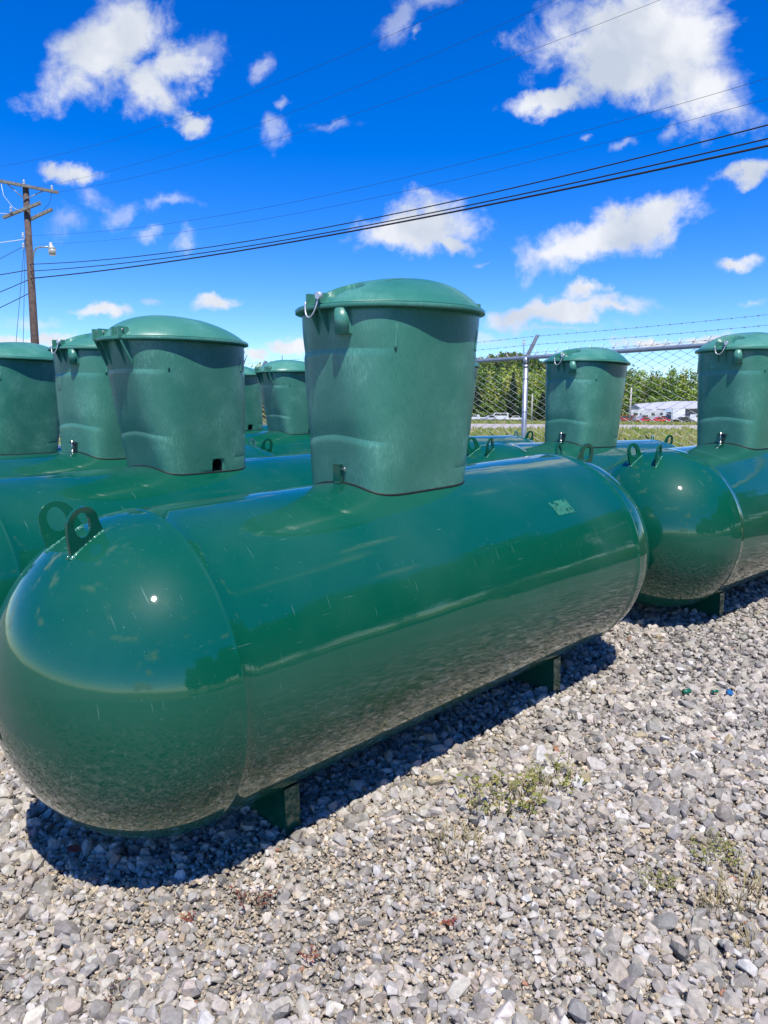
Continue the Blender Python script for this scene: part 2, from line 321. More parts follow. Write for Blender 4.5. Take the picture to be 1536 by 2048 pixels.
def build_tank():
    root = empty('propane_tank')
    prof = []
    nh = 44
    for i in range(nh):
        a = (math.pi / 2) * i / nh
        prof.append((-HL - HK * R * math.cos(a), max(R * math.sin(a), 0.0004)))
    prof += [(-HL - 0.012, R), (-HL - 0.006, R + .0001), (-HL - 0.002, R + .0020), (-HL + 0.002, R + .0020), (-HL + 0.006, R + 0.0001), (-HL + 0.05, R)]
    for i in range(1, 24): prof.append((-HL + 0.05 + (2 * HL - 0.1) * i / 24, R))
    prof += [(-x, r) for (x, r) in prof[::-1][23:]] if False else []
    left = [p for p in prof if p[0] <= -HL + 0.05 + 1e-6]
    full = prof + [(-x, r) for (x, r) in left[::-1]]
    revolve(full).build('tank_shell', PAINT, root)
    # lifting lugs: teardrop plates with an oval eye
    def lug(side, ysg):
        mb = MB(); out = []; inn = []; n = 40
        cx, cz, r0 = 0.080, 0.054, 0.049
        for k in range(n):
            a = 2 * math.pi * k / n
            x, z = cx + r0 * math.cos(a), cz + r0 * 1.02 * math.sin(a)
            if math.sin(a) < -0.05 or math.cos(a) < -0.75:
                if a > math.pi * 0.75 and a < math.pi * 1.30:      # the tail sweeps down to the low end of the weld
                    f = (a - math.pi * 0.75) / (math.pi * 0.55); x, z = x * (1 - f) + (-0.004) * f, z * (1 - f) + (-0.012) * f
                elif a >= math.pi * 1.30 and a < 1.80 * math.pi:
                    f = (a - math.pi * 1.30) / (math.pi * 0.5); x, z = -0.004 + f * 0.126, -0.012 + 0.002 * f
                else:
                    f = (a - 1.8 * math.pi) / (0.2 * math.pi); x, z = 0.122 + 0.005 * f, -0.010 + (cz + 0.01) * f
            out.append((x, z)); inn.append((0.078 + 0.026 * math.cos(a + .1) + 0.006 * math.sin(a), 0.056 + 0.033 * math.sin(a + .1)))
        hw = 0.0045; vs = []
        for y in (-hw, hw):
            vs += [(x, y, z) for x, z in out] + [(x, y, z) for x, z in inn]
        fs = []
        for k in range(n):
            j = (k + 1) % n
            fs += [(k, j, n + j, n + k), (2 * n + k, 3 * n + k, 3 * n + j, 2 * n + j), (k, 2 * n + k, 2 * n + j, j), (n + k, n + j, 3 * n + j, 3 * n + k)]
        # foot of the lug on the head
        u0, u1 = -0.250, -0.140; y0 = 0.066 * ysg
        def hp(u, y): return Vector((u, y, math.sqrt(max(R * R - y * y - (u / HK) ** 2, 0))))
        p0, p1 = hp(u0, y0 * 1.15), hp(u1, y0 * 0.9); ex = (p1 - p0).normalized(); nm = Vector((p0.x / HK ** 2, p0.y * 1.6, p0.z)).normalized(); ez = (nm - ex * nm.dot(ex)).normalized(); ey = ez.cross(ex)
        Mx = Matrix((ex, ey, ez)).transposed()
        def w2(v):
            q = p0 + Mx @ Vector(v); x = -HL + q.x; return Vector((x * (-1 if side > 0 else 1), q.y, AZ + q.z))
        mb.add([w2(v) for v in vs], fs)
        o = mb.build('lifting_lug', PAINT, root, bevel=0.0012)
        wb = MB()
        for sy in (-1, 1):
            pts = [w2((x, sy * 0.007, 0.001 + 0.0012 * math.sin(x * 900 + sy))) for x in np.linspace(0.0, 0.122, 26)]
            wb.tube(pts, [0.0045 + 0.0012 * random.random() for _ in pts], 7)
        wb.build('weld_bead', WELD, o)
    for s in (-1, 1):
        for y in (-1, 1): lug(s, y)
    # saddle legs: folded plate channels across the belly
    for s in (-1, 1):
        mb = MB(); xc = -0.778 if s < 0 else 0.742; yh = 0.252; n = 26
        def ztop(y): return AZ - math.sqrt(R * R - y * y) - 0.001
        for dx in (-0.025, 0.025):
            vs = []
            for x in (xc + dx - 0.003, xc + dx + 0.003):
                for i in range(n + 1):
                    y = -yh + 2 * yh * i / n; lo = -0.03 + (0.05 * max(0.0, 1 - (abs(y) / yh) ** 4))
                    vs += [(x, y, min(lo, ztop(y) - 0.01)), (x, y, ztop(y))]
            q = 2 * (n + 1); fs = []
            for i in range(n):
                a = 2 * i; fs += [(a, a + 2, a + 3, a + 1), (q + a, q + a + 1, q + a + 3, q + a + 2), (a, q + a, q + a + 2, a + 2), (a + 1, a + 3, q + a + 3, q + a + 1)]
            fs += [(0, 1, q + 1, q), (2 * n, q + 2 * n, q + 2 * n + 1, 2 * n + 1)]
            mb.add(vs, fs)
        for sy in (-1, 1):
            zt = ztop(yh); mb.box((xc, sy * (yh + 0.004), (zt - 0.03) / 2 - 0.002), (0.058, 0.006, zt + 0.03))
            mb.box((xc, sy * (yh + 0.004 - 0.02), -0.02), (0.056, 0.05, 0.006))
        mb.build('support_leg', PAINT, root, bevel=0.001)

    # ---- valve dome
    NT = 144; ts = sorted(set([i / 34 for i in range(35)] + [0.28, 0.2799, 0.285, 0.29, 0.30, 0.315, 0.27, 0.26, 0.25, 0.765, 0.755, 0.745, 0.775, 0.7749, 0.78, 0.785, 0.80, 0.82, 0.10, 0.0999, 0.105, 0.11, 0.004]))
    mb = MB(); vs = [dome_pt(2 * math.pi * k / NT, t) for t in ts for k in range(NT)]
    fs = [(i * NT + k, i * NT + (k + 1) % NT, (i + 1) * NT + (k + 1) % NT, (i + 1) * NT + k) for i in range(len(ts) - 1) for k in range(NT)]
    # closed underside and top so that it is a solid
    nb = len(vs); vs += [(XB, 0, AZ + R - 0.01), (XT, 0, ZR)]
    fs += [(nb, (k + 1) % NT, k) for k in range(NT)] + [(nb + 1, (len(ts) - 1) * NT + k, (len(ts) - 1) * NT + (k + 1) % NT) for k in range(NT)]
    mb.add(vs, fs, True)
    body = mb.build('valve_dome', PLASTIC, root)
    # cut the drain arch out of the +y wall (a real recess, walls coloured black for its inner shade)
    cut = MB(); arch = [(-0.031, -0.05), (0.031, -0.05)] + [(0.031 * math.cos(a), 0.040 + 0.031 * math.sin(a)) for a in np.linspace(0, math.pi, 14)]
    zf = AZ + math.sqrt(R * R - 0.199 ** 2)
    cut.prism([(XB - 0.03 + a, zf + b) for a, b in arch], 0.16, axis='y', z0=0.10)
    co = cut.build('cutter', BLACK)
    co.data.materials.clear(); co.data.materials.append(BLACK)
    md = body.modifiers.new('cut', 'BOOLEAN'); md.operation = 'DIFFERENCE'; md.object = co; md.solver = 'EXACT'
    body.data.materials.append(BLACK)
    try: md.material_mode = 'TRANSFER'
    except Exception: pass
    dg = bpy.context.evaluated_depsgraph_get(); me = bpy.data.meshes.new_from_object(body.evaluated_get(dg)); body.modifiers.clear(); body.data = me
    bpy.data.objects.remove(co)
    # rim flange
    mb = MB(); vs = []
    prof = [(0.340, 0.240, -0.006), (0.396, 0.290, -0.006), (0.4010, 0.2943, -0.0059), (0.4020, 0.2952, -0.005), (0.4022, 0.2954, 0.0068), (0.4012, 0.2945, 0.0079), (0.397, 0.291, 0.008), (0.372, 0.272, 0.0082)]
    for (a, b_, z) in prof:
        for k in range(NT):
            x, y = sup(a, b_, 2.05, 2 * math.pi * k / NT); vs.append((XT + x, y, ZR + z))
    m_ = len(prof)
    mb.add(vs, [(i * NT + k, i * NT + (k + 1) % NT, (i + 1) * NT + (k + 1) % NT, (i + 1) * NT + k) for i in range(m_ - 1) for k in range(NT)], True)
    mb.build('rim', PLASTIC, body)
    # foot gasket
    mb = MB(); pts = []
    for k in range(NT + 1):
        x, y = sup(0.260 - 0.002, 0.199 - 0.002, 6.0, 2 * math.pi * k / NT); pts.append((XB + x, y, AZ + math.sqrt(R * R - y * y) + 0.0015))
    mb.tube(pts, 0.0055, 6, caps=False); mb.build('gasket', BLACK, body)
    # lid
    def lidz(x, y, rec=True):
        r = (abs(x / 0.378) ** 2.15 + abs(y / 0.277) ** 2.15) ** (1 / 2.15)
        if r >= 1: return 0.0
        z = 0.113 * (1 - r ** 2.6) ** 0.86 * (1 + 0.22 * x / 0.378)
        # eye-shaped finger recess near the latch end, a flat landing for the latch
        ex, ey = (x + 0.250) / 0.052, y / 0.092
        q = ex * ex + abs(ey) ** 1.7
        if q < 1 and rec:
            z = z + (min(z, lidz(-0.300, y, False) - 0.006) - z) * sstep(0.0, 0.12, 1 - q)
        if x < -0.285 and abs(y) < 0.055: z = min(z, 0.018 + 0.20 * max(0, x + 0.325)) if abs(y) < 0.045 else z * 0.5 + 0.5 * min(z, 0.018 + 0.20 * max(0, x + 0.325))
        # shallow lengthwise channel
        return max(z, 0.0)
    NR, NA = 110, 300; mb = MB(); vs = []
    for i in range(NR + 1):
        rr = (i / NR) ** 0.85
        for k in range(NA):
            x, y = sup(0.378 * rr, 0.277 * rr, 2.15, 2 * math.pi * k / NA); vs.append((XT + x, y, ZR + 0.012 + lidz(x * 0.99999, y * 0.99999)))
    mb.add(vs, [(i * NA + k, i * NA + (k + 1) % NA, (i + 1) * NA + (k + 1) % NA, (i + 1) * NA + k) for i in range(NR) for k in range(NA)], True)
    lp = [(0.372, 0.272, 0.0078), (0.392, 0.287, 0.0081), (0.3935, 0.2883, 0.0092), (0.3930, 0.2880, 0.0130), (0.3915, 0.287, 0.0138), (0.374, 0.274, 0.0142)]
    vs = []
    for (a, b_, z) in lp:
        for k in range(NA):
            x, y = sup(a, b_, 2.08, 2 * math.pi * k / NA); vs.append((XT + x, y, ZR + z))
    mb.add(vs, [(i * NA + k, i * NA + (k + 1) % NA, (i + 1) * NA + (k + 1) % NA, (i + 1) * NA + k) for i in range(len(lp) - 1) for k in range(NA)], True)
    # raised dots by the recess
    for row, (y0, x0) in enumerate(((0.10, -0.16), (-0.115, -0.15))):
        for k in range(9):
            x = x0 + 0.011 * k; mb.tube([(XT + x, y0, ZR + 0.011 + lidz(x, y0)), (XT + x, y0, ZR + 0.0145 + lidz(x, y0))], [0.0035, 0.0022], 8)
    lid = mb.build('lid', PLASTIC, body)
    XE = XT - 0.398
    # latch at the -x end: two tabs, gussets below, boss hanging from the rim
    mb = MB()
    for y in (-0.026, 0.020): mb.box((XE + 0.020, y, ZR + 0.022), (0.05, 0.012, 0.052))
    mb.box((XE + 0.036, -0.003, ZR + 0.030), (0.016, 0.046, 0.032))
    for y in (-0.028, 0.022):
        mb.prism([(XE + 0.004, ZR - 0.004), (XE + 0.056, ZR - 0.004), (XE + 0.056, ZR - 0.10)], 0.007, axis='y', z0=y)
    mb.build('latch', PLASTIC, body, bevel=0.002)
    mb = MB(); mb.tube([(XE + 0.046, -0.098, ZR - 0.006), (XE + 0.048, -0.098, ZR - 0.092)], [0.028, 0.0265], 20)
    mb.box((XE + 0.072, -0.098, ZR - 0.049), (0.05, 0.052, 0.086))
    mb.build('padlock_boss', PLASTIC, body, bevel=0.0015)
    mb = MB(); pts = []
    for k in range(25):
        a = math.pi * (0.0 + k / 24 * 1.0); pts.append((XE - 0.004 - 0.012 * math.sin(a), -0.040 + 0.034 * (1 - math.cos(a)) , ZR + 0.030 - 0.062 * math.sin(a) + 0.008 * math.cos(a)))
    mb.tube(pts, 0.0028, 6); mb.tube([(XE - 0.012, -0.043, ZR + 0.036), (XE + 0.002, -0.043, ZR + 0.036)], 0.0125, 14)
    mb.build('cable_seal', SEAL, body)
    # hinges at the +x end
    XH = XT + 0.398
    XH -= 0.012
    for y in (-0.08, 0.08):
        mb = MB()
        for dy in (-0.024, 0.024):
            mb.box((XH - 0.022, y + dy, ZR + 0.024), (0.056, 0.014, 0.054))
            mb.prism([(XH - 0.0, ZR - 0.004), (XH - 0.075, ZR - 0.004), (XH - 0.062, ZR - 0.125)], 0.007, axis='y', z0=y + dy - 0.0035)
        mb.box((XH - 0.040, y, ZR + 0.036), (0.05, 0.036, 0.022))
        h = mb.build('hinge', PLASTIC, body, bevel=0.002)
        pb = MB(); pb.tube([(XH - 0.018, y - 0.036, ZR + 0.036), (XH - 0.018, y + 0.036, ZR + 0.036)], 0.006, 10); pb.build('hinge_pin', STEEL, h)
    # moulding ticks high on the long sides
    for sy in (-1, 1):
        for th0 in (0.30, -0.27):
            mb = MB()
            th = sy * math.pi / 2 + th0 * 2.0
            pts = [dome_pt(th, t) * 1.0 for t in np.linspace(0.775, 0.90, 8)]
            for i, p in enumerate(pts): pts[i] = p + Vector((0, sy * 0.0005, 0))
            mb.tube(pts, [0.0058 - 0.005 * i / 7 for i in range(8)], 8)
            mb.build('moulding_rib', PLASTIC, body)
    # hold-down clamp at the foot of the -x end
    mb = MB(); f0 = dome_pt(math.pi, 0.0); f1 = dome_pt(math.pi, 0.12)
    xc = f0.x
    return root, body, (f0, f1)
tank0, body0, (f0, f1) = build_tank()
def clamp_plate(body, m, lean=-0.006):
    # painted angle bracket that pins the foot to the tank
    mb = MB(); zf = AZ + R
    mb.box((f0.x - 0.020, -0.012, zf + 0.034), (0.006, 0.036, 0.066)); mb.box((f0.x - 0.003, -0.012, zf + 0.066), (0.040, 0.036, 0.006))
    o = mb.build('clamp', m, body, bevel=0.001)
    b = MB(); b.tube([(f0.x - 0.004, -0.040, zf + 0.050), (f0.x - 0.004, -0.018, zf + 0.050)], 0.005, 8); b.tube([(f0.x - 0.004, -0.043, zf + 0.050), (f0.x - 0.004, -0.037, zf + 0.050)], 0.009, 6)
    b.build('bolt', STEEL, o); return o
def clamp_latch(body):
    # open toggle latch with its screw, seen on some of the tanks
    mb = MB(); zf = AZ + R; x = f0.x - 0.014
    mb.tube([(x, 0.012 - 0.03 * math.sin(a), zf + 0.030 + 0.026 * math.cos(a)) for a in np.linspace(0.1, 3.0, 14)], 0.005, 8)
    mb.box((x, -0.002, zf + 0.058), (0.02, 0.052, 0.007))
    mb.box((x, -0.030, zf + 0.053), (0.014, 0.012, 0.010))
    o = mb.build('toggle_latch', DARKST, body, bevel=0.001)
    b = MB(); b.tube([(x - 0.006, 0.0, zf + 0.003), (x - 0.006, 0.0, zf + 0.072)], 0.0045, 8); b.tube([(x - 0.006, 0.0, zf + 0.0), (x - 0.006, 0.0, zf + 0.010)], 0.010, 10)
    b.build('screw', STEEL, o); return o

ctilt = {}
def place(root, A, ang, tilt, rev):
    ca, sa, ct, st = math.cos(rad(ang)), math.sin(rad(ang)), math.cos(rad(tilt)), math.sin(rad(tilt))
    u = Vector((ca * ct, sa * ct, st)); upx = Vector((-ca * st, -sa * st, ct))
    c = Vector(A) + u * HL - upx * AZ
    if rev: u = -u
    yv = upx.cross(u)
    Mx = Matrix((u, yv, upx)).transposed()
    root.location = c; root.rotation_mode = 'XYZ'; root.rotation_euler = Mx.to_euler()
G = 'green propane tanks standing in rows on the gravel'
SPECS = [
 ((-0.6863, 2.197, 0.569), 45.55, 2.58, False, 'plate', 'nearest glossy green propane tank filling the foreground, with its dome upright in the middle'),
 ((1.667, 4.548, 0.662), 42.4, 1.6, False, 'latch', 'green propane tank cut off by the right edge, round end beyond the nearest tank'),
 ((-1.716, 3.099, 0.571), 51.3, 1.3, True, 'plate', 'green propane tank directly behind the nearest one, hinged dome with black drain arch'),
 ((-2.276, 3.936, 0.612), 56.05, 0.45, False, 'latch', 'green propane tank whose sealed dome stands left of the large hinged dome'),
 ((-3.20, 4.55, 0.600), 56.0, 0.6, False, 'plate', 'green propane tank at the left edge, its dome in front of the utility pole foot'),
 ((0.802, 5.326, 0.665), 43.7, -0.2, False, 'latch', 'green propane tank with a white oval sticker, in front of the chain-link fence post'),
 ((-0.268, 5.913, 0.671), 45.9, 0.1, False, 'latch', 'green propane tank nearest the fence post, dome hidden behind the foreground dome'),
 ((-1.709, 7.433, 0.660), 46.4, 2.1, True, 'latch', 'far green propane tank, hinged dome just left of the big foreground dome'),
 ((-2.519, 8.426, 0.664), 46.3, 2.6, True, 'plate', 'farthest green propane tank, only a sliver of its dome showing'),
]
roots = []
for i, (A, ang, tilt, rev, cl, lab) in enumerate(SPECS):
    r_ = tank0 if i == 0 else copy_tree(tank0)
    roots.append(r_)
for i, (A, ang, tilt, rev, cl, lab) in enumerate(SPECS):
    r_ = roots[i]; place(r_, A, ang, tilt, rev); tag(r_, lab, 'propane tank', G)
    bd = [c for c in kids(r_) if c.name.startswith('valve_dome')][0]
    if cl == 'plate': clamp_plate(bd, PAINT)
    else: clamp_latch(bd)
# white oval sticker with dark print on the shoulder of the tank behind
def sticker(root, xc, phi, a, b_, lab):
    mb = MB(); n = 40; rr = R + 0.002; vs = [];
    for ring in (0.0, 0.5, 1.0):
        for k in range(n):
            t = 2 * math.pi * k / n; x = xc + a * ring * math.cos(t); p = phi + (b_ * ring * math.sin(t)) / R
            vs.append((x, rr * math.sin(p), AZ + rr * math.cos(p)))
    mb.add(vs, [(i * n + k, i * n + (k + 1) % n, (i + 1) * n + (k + 1) % n, (i + 1) * n + k) for i in range(2) for k in range(n)], True)
    o = mb.build('sticker', WHITE, root); tag(o, lab)
    pr = MB()
    for (dx, dy, w_, h_) in ((-0.045, 0.002, 0.02, 0.006), (-0.018, 0.002, 0.02, 0.008), (0.008, 0.001, 0.016, 0.006), (0.03, 0.0, 0.018, 0.007), (-0.012, -0.012, 0.05, 0.004)):
        q = []
        for (ax, ay) in ((-1, -1), (1, -1), (1, 1), (-1, 1)):
            x = xc + dx + ax * w_ / 2; p = phi + (dy + ay * h_ / 2) / R; q.append((x, (rr + .0008) * math.sin(p), AZ + (rr + .0008) * math.cos(p)))
        pr.add(q, [(0, 1, 2, 3)])
    pr.build('print', BLUEINK, o)
sticker(roots[5], 0.52, -0.80, 0.075, 0.040, 'white oval sticker with small dark print')
# a pale rubbed patch of old tape on the flank of the nearest tank
mb = MB(); rr = R + 0.0012; nx_, ny_ = 10, 6; vs = []
for i in range(nx_ + 1):
    for j in range(ny_ + 1):
        x = 0.525 + 0.125 * i / nx_ + 0.015 * j / ny_ + random.uniform(-.003, .003); p = -0.80 - 0.14 * j / ny_ + random.uniform(-.004, .004)
        vs.append((x, rr * math.sin(-p) * -1, AZ + rr * math.cos(p)))
mb.add(vs, [(i * (ny_ + 1) + j, (i + 1) * (ny_ + 1) + j, (i + 1) * (ny_ + 1) + j + 1, i * (ny_ + 1) + j + 1) for i in range(nx_) for j in range(ny_) if random.random() < .86], True)
tag(mb.build('tape_residue', simple('tape_residue', (.02, .155, .10), .6, noise=.35, nscale=60), roots[0]), 'pale rubbed rectangle on the tank flank')
# small white data label at the back of the nearest head
mb = MB(); n = 8; vs = []
for i in range(n + 1):
    for j in range(n + 1):
        al = rad(183 + 9 * i / n); el_ = rad(-11 + 11 * j / n)
        d = Vector((math.cos(el_) * math.cos(al), math.cos(el_) * math.sin(al), math.sin(el_)))
        vs.append((-HL + d.x * (R * HK + .003), -d.y * (R + .003) + 0.0, AZ + d.z * (R + .003)))
mb.add(vs, [(i * (n + 1) + j, (i + 1) * (n + 1) + j, (i + 1) * (n + 1) + j + 1, i * (n + 1) + j + 1) for i in range(n) for j in range(n)], True)
tag(mb.build('data_label', WHITE, roots[0]), 'white paper data label at the tank end')

# ------------------------------------------------------------------ ground, gravel, road
def ground_mat():
    m, t, b = mat('dry_grass_ground'); L = t.links
    g = t.nodes.new('ShaderNodeNewGeometry')
    n1 = t.nodes.new('ShaderNodeTexNoise'); n1.inputs['Scale'].default_value = 0.35; n1.inputs['Detail'].default_value = 9; L.new(g.outputs['Position'], n1.inputs['Vector'])
    cr_ = t.nodes.new('ShaderNodeValToRGB'); L.new(n1.outputs[0], cr_.inputs[0]); e = cr_.color_ramp.elements
    e[0].position = 0.35; e[0].color = (0.15, 0.18, 0.045, 1); e[1].position = 0.65; e[1].color = (0.34, 0.32, 0.12, 1)
    L.new(cr_.outputs[0], b.inputs['Base Color']); b.inputs['Roughness'].default_value = 0.95
    return m
def yard_mat():
    m, t, b = mat('fine_gravel'); L = t.links
    g = t.nodes.new('ShaderNodeNewGeometry')
    v1 = t.nodes.new('ShaderNodeTexVoronoi'); v1.inputs['Scale'].default_value = 105; L.new(g.outputs['Position'], v1.inputs['Vector'])
    v2 = t.nodes.new('ShaderNodeTexVoronoi'); v2.inputs['Scale'].default_value = 38; L.new(g.outputs['Position'], v2.inputs['Vector'])
    n1 = t.nodes.new('ShaderNodeTexNoise'); n1.inputs['Scale'].default_value = 1.6; n1.inputs['Detail'].default_value = 8; L.new(g.outputs['Position'], n1.inputs['Vector'])
    sp_ = t.nodes.new('ShaderNodeSeparateColor'); L.new(v1.outputs['Color'], sp_.inputs[0])
    cr_ = t.nodes.new('ShaderNodeValToRGB'); L.new(sp_.outputs[0], cr_.inputs[0]); e = cr_.color_ramp.elements
    e[0].position = 0.0; e[0].color = (0.13, 0.125, 0.115, 1); e[1].position = 1.0; e[1].color = (0.46, 0.43, 0.37, 1)
    x = cr_.color_ramp.elements.new(0.55); x.color = (0.29, 0.27, 0.23, 1)
    mx = t.nodes.new('ShaderNodeMix'); mx.data_type = 'RGBA'; mx.blend_type = 'MULTIPLY'; mx.inputs[0].default_value = 0.6
    r = t.nodes.new('ShaderNodeMapRange'); r.inputs[1].default_value = 0.3; r.inputs[2].default_value = 0.7; r.inputs[3].default_value = 0.6; r.inputs[4].default_value = 1.1; L.new(n1.outputs[0], r.inputs[0])
    L.new(cr_.outputs[0], mx.inputs[6]); L.new(r.outputs[0], mx.inputs[7]); L.new(mx.outputs[2], b.inputs['Base Color']); b.inputs['Roughness'].default_value = 0.95
    bp = t.nodes.new('ShaderNodeBump'); bp.inputs['Strength'].default_value = 1.0; bp.inputs['Distance'].default_value = 0.008; bp.invert = True; L.new(v1.outputs['Distance'], bp.inputs['Height'])
    bp2 = t.nodes.new('ShaderNodeBump'); bp2.inputs['Strength'].default_value = 0.8; bp2.inputs['Distance'].default_value = 0.015; bp2.invert = True; L.new(v2.outputs['Distance'], bp2.inputs['Height']); L.new(bp.outputs[0], bp2.inputs['Normal'])
    L.new(bp2.outputs[0], b.inputs['Normal'])
    return m
GROUND = ground_mat(); YARD = yard_mat()
def grid_sheet(name, xs, ys, zf, m, mask=None):
    X, Y = np.meshgrid(xs, ys, indexing='ij'); Z = zf(X, Y); nx, ny = X.shape
    V = np.stack([X.ravel(), Y.ravel(), Z.ravel()], 1); idx = np.arange(nx * ny).reshape(nx, ny)
    F = np.stack([idx[:-1, :-1].ravel(), idx[1:, :-1].ravel(), idx[1:, 1:].ravel(), idx[:-1, 1:].ravel()], 1)
    if mask is not None: F = F[mask(V[F].mean(1))]
    return tag(np_mesh(name, V, F, m, True), kind='structure')
tt = np.linspace(-1, 1, 151); ax = np.sign(tt) * (np.abs(tt) ** 3.2) * 3500 + tt * 30
grid_sheet('ground', ax, ax, lambda x, y: gz_np(x, y) - 0.035, GROUND)
aa = np.arange(-46, 46.1, 0.5)
def yardz(dd, pp):
    return None
DD, PP = np.meshgrid(np.concatenate([np.arange(-60, -6, 2.0), np.arange(-6, 6.41, 0.2)]), np.concatenate([np.arange(-8.9, 14, 0.3), np.arange(14, 60, 2.0)]), indexing='ij')
X = A0.x + UH.x * DD + NH.x * PP; Y = A0.y + UH.y * DD + NH.y * PP; Z = gz_np(X, Y)
idx = np.arange(X.size).reshape(X.shape)
F = np.stack([idx[:-1, :-1].ravel(), idx[1:, :-1].ravel(), idx[1:, 1:].ravel(), idx[:-1, 1:].ravel()], 1)
tag(np_mesh('gravel_yard', np.stack([X.ravel(), Y.ravel(), Z.ravel()], 1), F, YARD, True), kind='structure')
# concrete road beyond the fence
ROAD = simple('pale_road', (0.40, 0.36, 0.33), 0.9, noise=0.12, nscale=0.4)
mb = MB(); xs_ = [-160 + 8 * i for i in range(41)]
z1 = 0.60
mb.add([(x, 45 - 0.02 * x, z1) for x in xs_] + [(x, 96 - 0.03 * x, z1 + 0.02) for x in xs_], [(i, i + 1, len(xs_) + i + 1, len(xs_) + i) for i in range(len(xs_) - 1)])
tag(mb.build('road', ROAD), kind='structure')

# ------------------------------------------------------------------ crushed stones
def stone_mat():
    m, t, b = mat('crushed_limestone'); L = t.links
    a = t.nodes.new('ShaderNodeAttribute'); a.attribute_name = 'tone'
    tcx = t.nodes.new('ShaderNodeTexCoord'); n = t.nodes.new('ShaderNodeTexNoise'); n.inputs['Scale'].default_value = 75; n.inputs['Detail'].default_value = 6; L.new(tcx.outputs['Object'], n.inputs['Vector'])
    n2 = t.nodes.new('ShaderNodeTexNoise'); n2.inputs['Scale'].default_value = 420; n2.inputs['Detail'].default_value = 3; L.new(tcx.outputs['Object'], n2.inputs['Vector'])
    r = t.nodes.new('ShaderNodeMapRange'); r.inputs[1].default_value = 0.3; r.inputs[2].default_value = 0.7; r.inputs[3].default_value = 0.78; r.inputs[4].default_value = 1.16; L.new(n.outputs[0], r.inputs[0])
    v = t.nodes.new('ShaderNodeVectorMath'); v.operation = 'SCALE'; L.new(a.outputs['Color'], v.inputs[0]); L.new(r.outputs[0], v.inputs['Scale']); L.new(v.outputs[0], b.inputs['Base Color'])
    b.inputs['Roughness'].default_value = 0.82
    bp = t.nodes.new('ShaderNodeBump'); bp.inputs['Strength'].default_value = 0.7; bp.inputs['Distance'].default_value = 0.003; L.new(n.outputs[0], bp.inputs['Height'])
    bp2 = t.nodes.new('ShaderNodeBump'); bp2.inputs['Strength'].default_value = 0.35; bp2.inputs['Distance'].default_value = 0.001; L.new(n2.outputs[0], bp2.inputs['Height']); L.new(bp.outputs[0], bp2.inputs['Normal'])
    L.new(bp2.outputs[0], b.inputs['Normal'])
    return m
STONE = stone_mat()
variants = []
for i in range(36):
    bm = bmesh.new(); k = random.randint(15, 24)
    for _ in range(k):
        d = Vector((random.gauss(0, 1), random.gauss(0, 1), random.gauss(0, 1))).normalized() * random.uniform(0.8, 1.05)
        d = Vector([max(-0.78, min(0.78, c)) for c in d]); bm.verts.new(d)
    r_ = bmesh.ops.convex_hull(bm, input=bm.verts)
    dl = [v for v in bm.verts if not v.link_faces]
    for v in dl: bm.verts.remove(v)
    bmesh.ops.triangulate(bm, faces=bm.faces); bm.verts.index_update()
    variants.append((np.array([v.co[:] for v in bm.verts], np.float32), np.array([[v.index for v in f.verts] for f in bm.faces], np.int32))); bm.free()
def rotmats(n, flat=1.0):
    q = rng.normal(size=(n, 4)); q[:, 1] *= flat; q[:, 2] *= flat; q /= np.linalg.norm(q, axis=1)[:, None]; w_, x, y, z = q.T
    return np.stack([1 - 2 * (y * y + z * z), 2 * (x * y - z * w_), 2 * (x * z + y * w_), 2 * (x * y + z * w_), 1 - 2 * (x * x + z * z), 2 * (y * z - x * w_), 2 * (x * z - y * w_), 2 * (y * z + x * w_), 1 - 2 * (x * x + y * y)], 1).reshape(n, 3, 3)
PAL = np.array([[.315, .290, .252], [.38, .352, .305], [.265, .245, .215], [.42, .385, .33], [.205, .193, .18], [.35, .31, .262], [.41, .385, .35], [.295, .28, .26]])
def vnoise(x, y, s, seed):
    rg = np.random.default_rng(seed); g = rg.random((64, 64)); u_, v_ = x / s, y / s; i, j = np.floor(u_).astype(int), np.floor(v_).astype(int); fu, fv = u_ - i, v_ - j
    fu = fu * fu * (3 - 2 * fu); fv = fv * fv * (3 - 2 * fv); q = lambda a, b_: g[a % 64, b_ % 64]
    return (q(i, j) * (1 - fu) + q(i + 1, j) * fu) * (1 - fv) + (q(i, j + 1) * (1 - fu) + q(i + 1, j + 1) * fu) * fv
